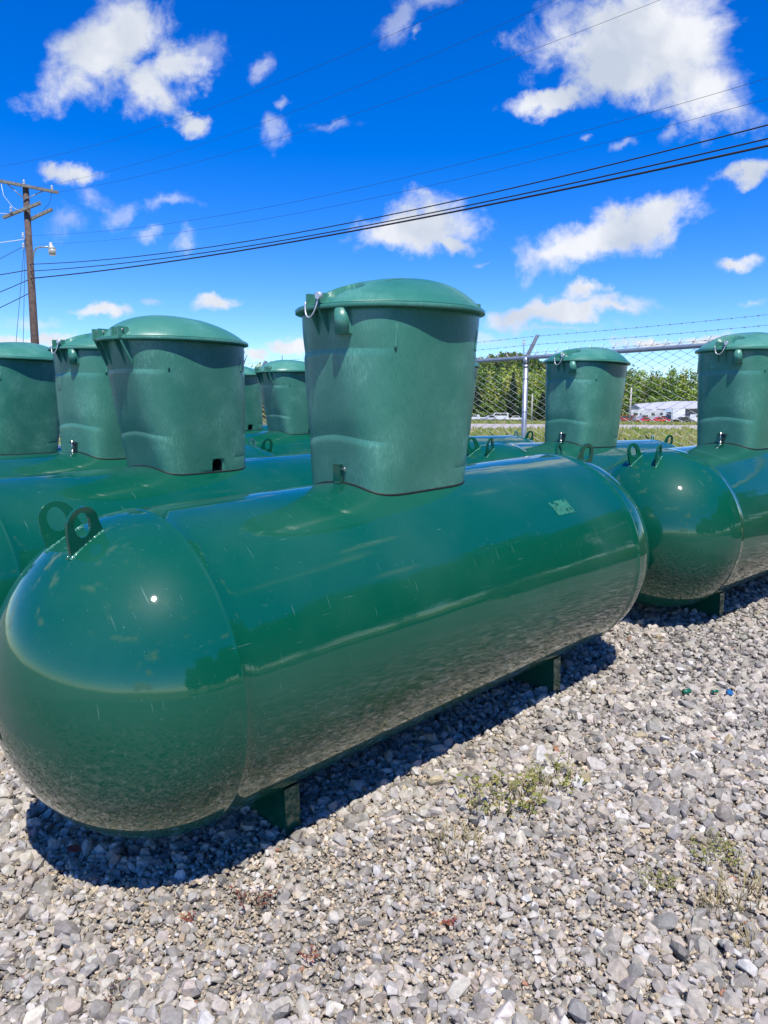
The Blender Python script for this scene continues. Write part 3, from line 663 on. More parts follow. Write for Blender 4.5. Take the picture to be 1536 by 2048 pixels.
def scatter(n, ylo, yhi, half, size, sig, lift, keepf=None, tint=(1, 1, 1)):
    y = ylo + (yhi - ylo) * rng.random(n); x = (rng.random(n) * 2 - 1)
    hw = half(y); prob = hw / hw.max(); keep = rng.random(n) < prob; y = y[keep]; x = x[keep] * half(y)
    if keepf is not None:
        k = keepf(x, y); x, y = x[k], y[k]
    dd = (x - FP.x) * FO.x + (y - FP.y) * FO.y; k = dd < -0.15; x, y = x[k], y[k]
    n = len(x); sz = np.clip(size * np.exp(rng.normal(size=n) * sig), size * 0.4, size * 2.0) * 0.5 * 1.25
    sc = sz[:, None] * np.stack([rng.uniform(.8, 1.35, n), rng.uniform(.6, 1.0, n), rng.uniform(.42, .8, n)], 1)
    Rm = rotmats(n, 0.34); z = gz_np(x, y) + sc[:, 2] * rng.uniform(0.0, 0.6, n) + lift * rng.random(n)
    c = np.array(tint) * np.array([1.15, 1.135, 1.10]) * PAL[rng.integers(0, len(PAL), n)] * rng.uniform(.74, 1.22, (n, 1)) * (1 + rng.normal(size=(n, 3)) * .012)
    yl = rng.random(n) < 0.010; c[yl] = np.array([.50, .42, .26]) * rng.uniform(.7, 1.1, (yl.sum(), 1))
    wh = rng.random(n) < 0.025; c[wh] = np.array([.58, .56, .52]) * rng.uniform(.9, 1.05, (wh.sum(), 1))
    rd = rng.random(n) < 0.0015; c[rd] = np.array([.34, .17, .10]) * rng.uniform(.8, 1.1, (rd.sum(), 1))
    return x, y, z, sc, Rm, c
def emit(name, sets, lab, cat):
    x, y, z, sc, Rm, c = [np.concatenate([s[i] for s in sets]) for i in range(6)]
    vi = rng.integers(0, len(variants), len(x)); Vs = []; Fs = []; Cs = []; o = 0
    for k, (vv, ff) in enumerate(variants):
        s = np.where(vi == k)[0]
        if not len(s): continue
        P = vv[None] * sc[s][:, None, :]; P = np.einsum('nij,nvj->nvi', Rm[s], P) + np.stack([x[s], y[s], z[s]], 1)[:, None, :]
        Vs.append(P.reshape(-1, 3)); Fs.append((ff[None] + (np.arange(len(s)) * len(vv))[:, None, None] + o).reshape(-1, 3)); Cs.append(np.repeat(c[s], len(vv), 0)); o += len(s) * len(vv)
    ob = np_mesh(name, np.concatenate(Vs), np.concatenate(Fs), STONE, False, np.concatenate(Cs)); tag(ob, lab, cat, kind='stuff'); return ob
wid = lambda y: 0.62 * np.abs(y) + 0.6
coarse = lambda x, y: vnoise(x + 9, y + 3, 0.55, 3) + 0.25 * vnoise(x, y, 0.2, 4) - 0.45 * np.exp(-((x + 0.55) ** 2 / .12 + (y - 1.85) ** 2 / .03)) > 0.40
fine = lambda x, y: vnoise(x + 9, y + 3, 0.55, 3) < 0.75
sets = [
 scatter(15500, 1.25, 3.4, wid, 0.029, 0.38, 0.013, coarse),
 scatter(40000, 1.25, 3.4, wid, 0.018, 0.40, 0.012),
 scatter(60000, 1.25, 2.9, wid, 0.0095, 0.35, 0.014, fine, (1.12, 1.02, .86)),
 scatter(420, 1.25, 3.4, wid, 0.054, 0.2, 0.014, coarse),
 scatter(27000, 3.4, 6.6, lambda y: 0.62 * y + 0.5, 0.030, 0.36, 0.014),
 scatter(34000, 3.4, 6.6, lambda y: 0.62 * y + 0.5, 0.020, 0.36, 0.012),
 scatter(13000, 6.6, 13, lambda y: 0.6 * y, 0.040, 0.3, 0.014),
 scatter(16000, -4.5, 1.25, lambda y: np.full_like(y, 4.2), 0.038, 0.35, 0.012),
]
emit('crushed_stone', sets, 'pale grey crushed limestone gravel covering the yard', 'gravel')

# ------------------------------------------------------------------ foliage helpers
def leaf_mat(name, c1, c2, sc_=3.0):
    m, t, b = mat(name); L = t.links
    a = t.nodes.new('ShaderNodeAttribute'); a.attribute_name = 'tone'
    L.new(a.outputs['Color'], b.inputs['Base Color']); b.inputs['Roughness'].default_value = 0.75; b.inputs['Specular IOR Level'].default_value = 0.25
    return m
LEAF = leaf_mat('foliage', 0, 0)
BARK = simple('bark', (0.12, 0.09, 0.065), 0.9, noise=0.3, nscale=4)
def leaves(centers, radii, n_each, size, cols, jitter=0.25, shell=0.55):
    """leaf quads spread through clumps; centers (k,3), radii (k,3)"""
    k = len(centers); n = k * n_each
    d = rng.normal(size=(n, 3)); d /= np.linalg.norm(d, axis=1)[:, None]; r = shell + (1 - shell) * rng.random((n, 1))
    ci = np.repeat(np.arange(k), n_each); P = centers[ci] + d * r * radii[ci] * (1 + rng.normal(size=(n, 1)) * jitter * 0.3)
    nrm = d * 0.6 + rng.normal(size=(n, 3)) * 0.6; nrm /= np.linalg.norm(nrm, axis=1)[:, None]
    a = np.cross(nrm, rng.normal(size=(n, 3))); a /= np.linalg.norm(a, axis=1)[:, None]; b_ = np.cross(nrm, a)
    s = (size if np.isscalar(size) else np.asarray(size)[ci][:, None]) * rng.uniform(0.6, 1.35, (n, 1))
    V = np.stack([P - a * s, P - b_ * s * 0.7, P + a * s, P + b_ * s * 0.7], 1).reshape(-1, 3)
    F = np.arange(n * 4).reshape(n, 4)
    c = cols[ci] * rng.uniform(0.72, 1.25, (n, 1)); return V, F, np.repeat(c, 4, 0)
GREENS = np.array([[.13, .21, .035], [.17, .26, .042], [.25, .31, .055], [.075, .145, .035], [.31, .33, .065], [.19, .22, .06]])
def join(parts):
    V = []; F = []; Cc = []; o = 0
    for v, f, c in parts: V.append(v); F.append(f + o); Cc.append(c); o += len(v)
    return np.concatenate(V), np.concatenate(F), np.concatenate(Cc)
def single_tree(name, x, y, z, h, w_, col, lab, cat, group=None, conifer=False, nclump=26, per=60, leaf=0.25):
    root = empty(name, (x, y, z)); tag(root, lab, cat, group)
    tb = MB(); tb.tube([(0, 0, -0.2), (0.02 * h, 0, h * .35), (-0.01 * h, 0.01 * h, h * .7), (0, 0, h * 0.93)], [h * .022, h * .017, h * .01, h * .003], 8)
    for k in range(7):
        a = random.uniform(0, 6.28); z0 = h * random.uniform(.3, .7); tb.tube([(0, 0, z0), (math.cos(a) * w_ * .25, math.sin(a) * w_ * .25, z0 + h * .12), (math.cos(a) * w_ * .42, math.sin(a) * w_ * .42, z0 + h * .2)], [h * .009, h * .006, h * .002], 6)
    tb.build('trunk', BARK, root)
    cs = []; rs = []; cl = []
    for k in range(nclump):
        if conifer:
            f = (k + .5) / nclump; rr = w_ * .5 * (1 - f) * 0.8; a = k * 2.4; cs.append((rr * math.cos(a) * .6, rr * math.sin(a) * .6, h * (.12 + .86 * f))); q = w_ * .3 * (1.1 - f); rs.append((q, q, h * .07))
        else:
            a = random.uniform(0, 6.28); rr = w_ * .36 * math.sqrt(random.random()); zz = random.uniform(.28, .88); sh_ = math.sqrt(max(0.1, 1 - ((zz - .55) / .42) ** 2))
            cs.append((rr * sh_ * math.cos(a), rr * sh_ * math.sin(a), h * zz)); q = w_ * random.uniform(.13, .22); rs.append((q, q, q * .75))
        cl.append(np.array(col) * random.uniform(.7, 1.35))
    V, F, c = leaves(np.array(cs), np.array(rs), per, leaf, np.array(cl))
    np_mesh('crown', V, F, LEAF, False, c, root); return root

# ------------------------------------------------------------------ hills and the wood on them
def hillz(x, y):
    r = np.maximum(y - 330, 0); az = np.arctan2(x, np.maximum(y, 1))
    prof = 12 + 44 * np.exp(-((az - 0.180) / 0.075) ** 2) + 22 * np.exp(-((az - 0.11) / 0.07) ** 2) + 3 * np.sin(az * 27)
    return 0.5 + prof * (1 - np.exp(-(r / 330) ** 2)) * (y > 330)
HILL = simple('wooded_slope', (0.045, 0.07, 0.02), 0.95, noise=0.3, nscale=0.05)
grid_sheet('hills', np.linspace(-900, 1500, 97), np.linspace(330, 1500, 50), hillz, HILL)
def wood(name, n, ylo, yhi, azlo, azhi, h, w_, per, leaf, cols, zf, lab, cat):
    y = rng.uniform(ylo, yhi, n); az = rng.uniform(azlo, azhi, n); x = np.tan(az) * y; z = zf(x, y)
    hh = h * rng.uniform(.7, 1.2, n); cs = []; rs = []; cl = []; sz = []
    for k in range(4):
        cs.append(np.stack([x + rng.normal(size=n) * w_ * .22, y + rng.normal(size=n) * w_ * .22, z + hh * (.25 + .19 * k)], 1)); q = w_ * (.46 - .07 * k) * rng.uniform(.8, 1.2, n); rs.append(np.stack([q, q, hh * .2], 1))
        cl.append(cols)
    base = cols[rng.integers(0, len(cols), n)]; cl = [base * rng.uniform(.85, 1.15, (n, 1)) for _ in range(4)]
    V, F, c = leaves(np.concatenate(cs), np.concatenate(rs), per, leaf, np.concatenate(cl))
    tag(np_mesh(name, V, F, LEAF, False, c), lab, cat, kind='stuff')
zero6 = lambda x, y: np.full_like(x, 0.5)
wood('forest', 2200, 480, 1050, -0.28, 0.62, 12, 11, 60, 0.9, GREENS[[0, 1, 3, 5]] * 0.9, hillz, 'distant dark green wood covering the hill', 'forest')
wood('treeline', 520, 262, 330, -0.24, 0.60, 16.5, 8.5, 190, 0.36, GREENS * 1.25, lambda x, y: np.full_like(x, 0.3) + (y - 262) * 0.02, 'spring green treeline behind the far side of the road', 'treeline')
wood('undergrowth', 420, 250, 264, -0.24, 0.60, 6, 5, 50, 0.45, GREENS[[0, 1, 3, 5]] * .8, zero6, 'low dark green bushes along the foot of the treeline', 'bushes')
for i, (px_, d, h, w_) in enumerate(((0.166, 250, 15, 7.0), (0.119, 252, 11, 5.5), (0.205, 246, 9, 6.5))):
    single_tree('conifer_tree', px_ * d, d, 0.5, h, w_, (.022, .055, .022), ['tall dark conifer against the pale treeline, left of the fence post', 'shorter dark conifer close to the big foreground dome', 'low dark evergreen right of the fence post'][i], 'tree', 'dark conifers in front of the treeline', True, 30, 60, .34)
# ragged saplings just beyond the fence, seen between the domes
single_tree('sapling', -3.35, 17.5, 0.3, 2.9, 1.1, (.10, .10, .03), 'scraggly sapling poking up right of the hinged dome', 'sapling', nclump=12, per=26, leaf=0.035)
single_tree('sapling', -2.45, 18.5, 0.3, 2.65, 1.5, (.12, .12, .03), 'low bushy sapling between the two small far domes', 'sapling', nclump=16, per=30, leaf=0.035)
single_tree('bush', -3.0, 20.5, 0.3, 2.3, 3.4, (.16, .18, .035), 'yellow green bush low behind the two small far domes', 'bush', nclump=24, per=70, leaf=0.05)
single_tree('bush', 3.95, 7.8, 0.24, 1.25, 0.8, (.13, .15, .03), 'weedy bush growing against the fence beside the right hand dome', 'bush', nclump=14, per=60, leaf=0.022)
# trees across the lane to the right, mirrored as a dark band in the glossy tanks
for i, (a, d, h) in enumerate(((-50, 15, 3.6), (-40, 14, 4.6), (-30, 15, 4.0), (-21, 14.5, 5.2), (-12, 15, 5.0), (-3, 14, 6.2), (6, 15, 6.8), (15, 15, 6.4), (24, 17, 6.0))):
    single_tree('roadside_tree', d * .8 * math.cos(rad(a)), 1 + d * .8 * math.sin(rad(a)), 0.0, h, max(h * 0.95, 4.2), (.022, .05, .012), 'broad green tree beside the yard, outside the frame on the right', 'tree', 'trees right of the yard', nclump=46, per=80, leaf=0.22)
# grass and weeds between the fence and the road
n = 60000; s = rng.uniform(-13, 7.5, n); d = 0.12 + rng.random(n) ** 1.6 * 6.5; x = FP.x + FD.x * s + FO.x * d; y = FP.y + FD.y * s + FO.y * d
hh = 0.46 * rng.uniform(.35, 1.25, n) * (0.5 + vnoise(x + 30, y + 30, 0.8, 9)) * (1 + 0.35 * (d < 0.6)); lean = rng.normal(size=(n, 2)) * 0.35; wd = rng.uniform(.005, .016, n) * (1 + d * .12)
a = rng.random(n) * 6.28; z = gz_np(x, y) - 0.03
b0 = np.stack([x - np.cos(a) * wd, y - np.sin(a) * wd, z], 1); b1 = np.stack([x + np.cos(a) * wd, y + np.sin(a) * wd, z], 1)
mid = np.stack([x + lean[:, 0] * hh * .35, y + lean[:, 1] * hh * .35, z + hh * .6], 1); tp = np.stack([x + lean[:, 0] * hh, y + lean[:, 1] * hh, z + hh], 1)
V = np.stack([b0, b1, mid + (b1 - b0) * .3, tp], 1).reshape(-1, 3); F = np.arange(n * 4).reshape(n, 4)
GC = np.array([[.24, .30, .06], [.34, .34, .10], [.15, .22, .04], [.42, .38, .17], [.28, .33, .07]])
tag(np_mesh('tall_grass', V, F, LEAF, False, np.repeat(GC[rng.integers(0, 5, n)] * rng.uniform(.75, 1.2, (n, 1)), 4, 0)), 'unmown green and yellow grass between the fence and the road', 'grass', kind='stuff')
n = 70000; s = rng.uniform(-30, 50, n); d = 5 + rng.random(n) * 41; x = FP.x + FD.x * s + FO.x * d; y = FP.y + FD.y * s + FO.y * d; k_ = y < 44.5; s, d, x, y = s[k_], d[k_], x[k_], y[k_]; n = len(x)
hh = rng.uniform(.10, .36, n) * (0.5 + vnoise(x + 90, y + 90, 2.2, 19)); wd = .02 + .0012 * d; z = gz_np(x, y) - .04; lx = rng.normal(size=n) * .08
V = np.stack([np.stack([x - wd, y, z], 1), np.stack([x + wd, y, z], 1), np.stack([x + wd * .6 + lx, y, z + hh], 1), np.stack([x - wd * .4 + lx, y, z + hh * .8], 1)], 1).reshape(-1, 3)
tag(np_mesh('meadow_grass', V, np.arange(n * 4).reshape(n, 4), LEAF, False, np.repeat(GC[rng.integers(0, 5, n)] * rng.uniform(.7, 1.15, (n, 1)), 4, 0)), 'rough yellow green meadow on the near side of the pale road', 'grass', kind='stuff')
n = 9000; x = rng.uniform(-40, 90, n); y = rng.uniform(97, 130, n); hh = rng.uniform(.15, .5, n); z = np.full(n, .57)
V = np.stack([np.stack([x - .12, y, z], 1), np.stack([x + .12, y, z], 1), np.stack([x + .1, y, z + hh], 1), np.stack([x - .05, y, z + hh * .8], 1)], 1).reshape(-1, 3)
tag(np_mesh('verge_grass', V, np.arange(n * 4).reshape(n, 4), LEAF, False, np.repeat(GC[rng.integers(0, 5, n)] * .8, 4, 0)), 'olive grass verge beyond the pale road', 'grass', kind='stuff')

# ------------------------------------------------------------------ chain-link fence with barbed wire
fence = empty('chain_link_fence', (FP.x, FP.y, gz(FP.x, FP.y)))
tag(fence, 'grey chain-link fence with three strands of barbed wire on outward arms', 'fence')
fz0 = fence.location.z
def fpt(s, d, z): p = FD * s + FO * d; return Vector((p.x, p.y, z - fz0))
RZ = 2.012; POSTS = [-9, -6, -3, 0, 3, 6]
def railz(s): return RZ + 0.0 * s
for s in POSTS:
    mb = MB(); g = gz(*(FP + FD * s).xy)
    mb.tube([fpt(s, 0.0, g - .2), fpt(s, 0.0, RZ - 0.055)], 0.030, 14)
    for zz in (RZ - 0.055, RZ - 0.10): mb.tube([fpt(s, 0, zz - .010), fpt(s, 0, zz + .010)], 0.0335, 14)
    p = mb.build('fence_post', GALV, fence)
    tb = MB()
    for zz in (RZ - 0.24, RZ - .62, RZ - 1.0):
        tb.tube([fpt(s, 0, zz - .004), fpt(s, 0, zz + .004)], 0.033, 12); tb.tube([fpt(s + .03, 0, zz), fpt(s + .075, -.012, zz + .004)], 0.004, 6)
    tb.build('tie_band', GALV, p)
    ab = MB(); p0 = fpt(s, 0.0, RZ - 0.01); p1 = fpt(s, 0.20, RZ + 0.275); ax_ = (p1 - p0).normalized(); side = FD
    for sg in (-1, 1):
        q0, q1 = p0 + side * .012 * sg, p1 + side * .012 * sg; nn = ax_.cross(side).normalized()
        ab.add([q0 - nn * .014, q0 + nn * .014, q1 + nn * .014, q1 - nn * .014, q0 - nn * .014 + side * .003 * sg, q0 + nn * .014 + side * .003 * sg, q1 + nn * .014 + side * .003 * sg, q1 - nn * .014 + side * .003 * sg], [(0, 1, 2, 3), (4, 7, 6, 5), (0, 3, 7, 4), (1, 5, 6, 2), (0, 4, 5, 1), (3, 2, 6, 7)])
    nn = ax_.cross(side).normalized(); ab.add([p0 - side * .015 + nn * .014, p0 + side * .015 + nn * .014, p1 + side * .015 + nn * .014, p1 - side * .015 + nn * .014, p0 - side * .015 + nn * .017, p0 + side * .015 + nn * .017, p1 + side * .015 + nn * .017, p1 - side * .015 + nn * .017], [(0, 1, 2, 3), (4, 7, 6, 5), (0, 3, 7, 4), (1, 5, 6, 2), (0, 4, 5, 1), (3, 2, 6, 7)])
    ab.tube([fpt(s, 0, RZ - .07), fpt(s, 0, RZ + .005)], .034, 12)
    ab.build('barb_arm', GALV, fence)
mb = MB(); mb.tube([fpt(s, 0, RZ) for s in np.arange(-9.2, 6.3, 1.5)], 0.023, 14); mb.build('top_rail', GALV, fence)
mb = MB(); pitch_ = 0.0735
for k in range(int(15.2 / pitch_)):
    s0 = -9.1 + k * pitch_; pts = []; z = RZ + 0.045; j = 0; g = gz(*(FP + FD * s0).xy)
    while z > g + 0.02:
        sg = 1 if (j + k) % 2 else -1
        pts.append(fpt(s0 + sg * pitch_ * .52, 0.030 + 0.0035 * (1 if ((j + k) % 2) else -1), z)); z -= pitch_ / 2; j += 1
    mb.tube(pts, 0.0036, 4, caps=False, smooth=False)
    tp_ = pts[0]
    mb.tube([tp_ + FD * .018 + Vector((0, 0, -.016)), tp_ + FD * .002 + Vector((0, 0, .006)), tp_ + FD * -.002 + Vector((0, 0, .024)), tp_ + FD * .016 + Vector((0, 0, .042))], 0.0014, 4, smooth=False)
    mb.tube([tp_ + FD * -.018 + Vector((0, 0, -.016)), tp_ + FD * -.002 + Vector((0, 0, .006)), tp_ + FD * -.002 + Vector((0, 0, .024)), tp_ + FD * -.016 + Vector((0, 0, .040))], 0.0014, 4, smooth=False)
mb.build('mesh_fabric', WIRE, fence)
BARB = simple('barbed_wire', (0.22, 0.23, 0.24), 0.5, metal=0.6)
for i, (d, dz) in enumerate(((0.19, 0.262), (0.115, 0.158), (0.045, 0.060))):
    mb = MB(); pts = []; pts2 = []
    for s in np.arange(-9, 6.3, 0.05):
        sag = -0.012 * math.sin(math.pi * ((s % 3) / 3)); ph = s * 55
        pts.append(fpt(s, d + .0016 * math.cos(ph), RZ + dz + sag + .0016 * math.sin(ph))); pts2.append(fpt(s, d - .0016 * math.cos(ph), RZ + dz + sag - .0016 * math.sin(ph)))
    mb.tube(pts, 0.0013, 4, smooth=False); mb.tube(pts2, 0.0013, 4, smooth=False)
    for k, s in enumerate(np.arange(-8.95 + i * .04, 6.2, 0.125)):
        c = fpt(s, d, RZ + dz - 0.012 * math.sin(math.pi * ((s % 3) / 3))); a = k * 1.1
        e1 = FO * math.cos(a) + Vector((0, 0, math.sin(a))); e2 = FO * -math.sin(a) + Vector((0, 0, math.cos(a)))
        mb.tube([c - e1 * .013 - FD * .004, c + e1 * .013 + FD * .004], .0011, 4); mb.tube([c - e2 * .013 + FD * .006, c + e2 * .013], .0011, 4); mb.tube([c - FD * .008, c + FD * .008], .0038, 6)
    mb.build('barbed_wire', BARB, fence)

# ------------------------------------------------------------------ utility pole and its lines
POLE = simple('creosoted_wood', (0.10, 0.070, 0.058), 0.85, noise=0.35, nscale=7, bump=0.4)
ARMW = simple('weathered_wood', (0.20, 0.19, 0.17), 0.9, noise=0.3, nscale=9)
PORC = simple('porcelain', (0.75, 0.76, 0.78), 0.25, coat=0.4)
LINE = simple('line_cable', (0.012, 0.012, 0.02), 0.7)
PAX, PAY = -14.9, 33.0
pole = empty('utility_pole', (PAX, PAY, 0.5)); tag(pole, 'tall brown wooden utility pole with crossarms at the left edge', 'utility pole')
def pp_(x, y, z): return Vector((x - PAX, y - PAY, z - 0.5))
mb = MB(); mb.tube([pp_(-14.83, 33, -0.3), pp_(-14.85, 33, 4), pp_(-14.93, 33, 10.75)], [0.185, 0.165, 0.12], 14); mb.build('shaft', POLE, pole)
aA, aB = Vector((-15.13, 31.75, 10.50)), Vector((-13.70, 33.75, 10.54)); ctr = (aA + aB) / 2
def arm(p, q, w_=0.12, h=0.11):
    m_ = MB(); d = (q - p); L_ = d.length; ex = d.normalized(); ey = Vector((0, 0, 1)).cross(ex).normalized(); ez = ex.cross(ey)
    m_.box(pp_(*((p + q) / 2)), (L_, w_, h), Matrix((ex, ey, ez)).transposed()); return m_
aA = Vector((-16.05, 32.55, 10.80)); aB = Vector((-13.72, 33.0 + 0.45, 10.55)); off = Vector((0.02, -0.16, 0))
a1 = arm(aA + off, aB + off).build('crossarm', ARMW, pole)
b1 = arm(Vector((-15.85, 32.85, 9.42)), Vector((-14.22, 32.70, 9.98))).build('crossarm', ARMW, pole)
b2 = arm(Vector((-15.1, 33.2, 9.35)), Vector((-13.95, 33.2, 9.86))).build('crossarm', ARMW, pole)
mb = MB()
for p in ((-15.55, 32.66, 10.72), (-14.25, 33.2, 10.60)): mb.tube([pp_(*p), pp_(-14.92, 32.84, 10.15)], 0.022, 6)
mb.build('arm_brace', GALV, pole)
def insul(p, h=.2):
    m_ = MB(); z = p[2]
    for k in range(3): m_.tube([pp_(p[0], p[1], z + .03 + k * .06), pp_(p[0], p[1], z + .06 + k * .06)], [0.065 - k * .008, 0.03], 10)
    m_.tube([pp_(p[0], p[1], z - .05), pp_(*p[:2], z + .2)], 0.02, 8); m_.build('insulator', PORC, pole)
for p in ((-13.95, 33.25, 10.63), (-15.98, 32.42, 10.86), (-14.95, 32.9, 10.74), (-15.45, 32.7, 9.62), (-15.05, 32.8, 8.62), (-15.05, 32.8, 8.2)): insul(p)
# street lamp on a bracket
lamp = empty('yard_lamp', pole.location); lamp.parent = None
lamp.location = (-14.70, 32.9, 7.7); tag(lamp, 'small grey yard lamp on a curved bracket fixed to the utility pole', 'lamp')
lp_ = lambda x, y, z: Vector((x + 14.70, y - 32.9, z - 7.7))
mb = MB(); mb.tube([lp_(-14.72, 32.9, 7.72), lp_(-14.66, 32.85, 8.02), lp_(-14.5, 32.75, 8.19), lp_(-14.2, 32.6, 8.2), lp_(-13.85, 32.4, 8.16)], 0.035, 8); mb.build('bracket', simple('lamp_metal', (.45, .47, .47), .4, metal=.5), lamp)
mb = MB(); mb.tube([lp_(-13.72, 32.35, 8.33), lp_(-13.72, 32.35, 8.2), lp_(-13.7, 32.35, 8.14), lp_(-13.68, 32.35, 8.06)], [0.05, 0.08, 0.10, 0.17], 16); mb.build('lamp_head', simple('lamp_cap', (.5, .5, .48), .4), lamp)
mb = MB(); mb.tube([lp_(-13.68, 32.35, 8.06), lp_(-13.67, 32.35, 7.93), lp_(-13.67, 32.35, 7.82)], [0.168, 0.145, 0.12], 16); mb.build('lamp_glass', simple('refractor', (.42, .42, .38), .15, coat=.6), lamp)
DIRW = Vector((0.78, -0.62, 0)).normalized()
def line(start, zs, r, lab, cat='overhead line', smax=44, group=None):
    ss = [q[0] for q in zs]; c = np.polyfit(ss, [q[1] for q in zs], 2); mb = MB(); pts = []
    s_end = smax
    for s in np.linspace(0.0, s_end, 70):
        pts.append(Vector((start[0], start[1], 0)) + DIRW * s + Vector((0, 0, float(np.polyval(c, s)))))
    mb.tube(pts, r, 6); o = mb.build('overhead_line', LINE); tag(o, lab, cat, group); return o
GW = 'cables running from the utility pole over the yard'
line((-16.2, 31.6), [(0, 10.93), (13.91, 9.85), (18.58, 10.0), (23.05, 10.07)], 0.0036, 'topmost of the thin wires leaving the tip of the crossarm', group=GW)
line((-15, 33), [(0, 10.6), (11.48, 9.98), (19.06, 10.18), (24.01, 10.49)], 0.0036, 'thin wire from the pole top, second from the top of the sky', group=GW)
line((-14.2, 33.6), [(0, 10.6), (9.99, 9.95), (18.04, 9.95), (25.63, 10.26)], 0.0040, 'thin wire from the right crossarm insulator, third from the top', group=GW)
line((-15, 33), [(0, 8.75), (11.4, 7.66), (19.09, 7.54), (28.37, 7.72)], 0.0040, 'upper of the two thin wires crossing the middle of the sky', group=GW)
line((-15, 33), [(0, 8.4), (11.39, 7.31), (19.09, 7.22), (28.4, 7.34)], 0.0036, 'lower of the two thin wires crossing the middle of the sky', group=GW)
line((-15, 33), [(0, 7.6), (10.03, 6.77), (19.09, 6.7), (28.43, 6.86)], 0.014, 'highest of the three thick dark cables right of the pole', group=GW)
line((-15, 33), [(0, 7.3), (10.03, 6.67), (19.09, 6.48), (28.44, 6.63)], 0.015, 'middle one of the three thick dark cables right of the pole', group=GW)
line((-15, 33), [(0, 7.0), (10.02, 6.54), (19.1, 6.40), (28.45, 6.50)], 0.022, 'lowest and thickest of the three dark cables right of the pole', group=GW)
GL = 'service wires running left from the utility pole'
for (p, q, sag, r, lab, m_) in (
 ((-15.0, 33, 7.35), (-20, 32.0, 6.55), .1, .018, 'dark cable sloping left from the pole just under the lamp', LINE),
 ((-15.0, 33, 6.95), (-20, 32.2, 4.9), .1, .016, 'dark cable sloping steeply left below the lamp', LINE),
 ((-15.0, 33, 6.4), (-20, 32.4, 4.1), .1, .016, 'lowest dark cable sloping left from the pole', LINE),
 ((-15.05, 33, 8.6), (-20, 32.0, 8.1), .15, .014, 'pale grey wire leaving the pole on the left above the lamp', PORC),
 ((-15.05, 33, 8.35), (-20, 32.0, 5.4), .0, .010, 'thin dark stay wire from the porcelain spool down to the left', LINE),
 ((-15.3, 33, 9.6), (-21, 32.0, 9.75), .05, .009, 'pale thin wire from the lower crossarm to the left', PORC)):
    P0, P1 = Vector(p), Vector(q); mb = MB(); mb.tube([P0.lerp(P1, f) - Vector((0, 0, sag * 4 * f * (1 - f))) for f in np.linspace(0, 1, 14)], r, 6)
    tag(mb.build('service_wire', m_), lab, 'wire', GL)
for (x0, x1, lab) in ((-15.02, -15.9, 'thin guy wire slanting down left of the pole to the ground'), (-15.0, -15.35, 'steeper guy wire close beside the pole')):
    mb = MB(); mb.tube([(x0, 32.9, 8.6), (x1, 32.4, 0.5)], .010, 6); tag(mb.build('guy_wire', LINE), lab, 'wire', 'guy wires of the utility pole')
mb = MB(); mb.tube([(-15.7, 32.5, 10.7), (-15.62, 32.5, 10.2), (-15.3, 32.6, 9.75), (-14.98, 32.7, 9.62)], .011, 6); tag(mb.build('jumper_wire', PORC), 'white jumper wire looping between the two crossarms on the left', 'wire')
mb = MB(); mb.tube([(-13.95, 33.2, 10.5), (-14.05, 33.2, 10.1), (-14.35, 33.2, 9.8)], .008, 6); tag(mb.build('jumper_wire', LINE), 'dark jumper wire hanging from the right end of the upper crossarm', 'wire')
# the next pole that carries the lines (outside the frame)
p2 = copy_tree(pole); e_ = Vector((-14.9, 33, 0)) + DIRW * 44; p2.location = (e_.x, e_.y, 0.0); p2['label'] = 'next wooden utility pole of the line, outside the frame on the right'

# far poles and mast
PALEW = simple('pale_pole', (.42, .40, .35), .85)
for x, y, h, lab in ((28.6, 150, 6.0, 'thin pale pole right of the fence post, in front of the treeline'), (38.2, 120, 6.2, 'pale leaning pole left of the travel trailer')):
    mb = MB(); mb.tube([(x, y, .3), (x + .1, y, h)], [.17, .13], 8); tag(mb.build('distant_pole', PALEW), lab, 'pole', 'pale poles beyond the road')
mast = empty('radio_mast', (142.6, 800, 65)); tag(mast, 'small lattice radio mast standing on the wooded hilltop', 'mast')
mb = MB()
for k in range(3):
    a = k * 2.094; mb.tube([(math.cos(a) * .8, math.sin(a) * .8, 0), (math.cos(a) * .5, math.sin(a) * .5, 17)], .16, 5)
for k in range(9): mb.tube([(.7 * (-1) ** k, 0, k * 1.9), (-.7 * (-1) ** k, 0, k * 1.9 + 1.9)], .10, 4)
mb.build('lattice', GALV, mast)
mb = MB()
for z in (12.5, 15.8): mb.box((0, 0, z), (3.6, .5, .9))
mb.build('antenna', PALEW, mast)

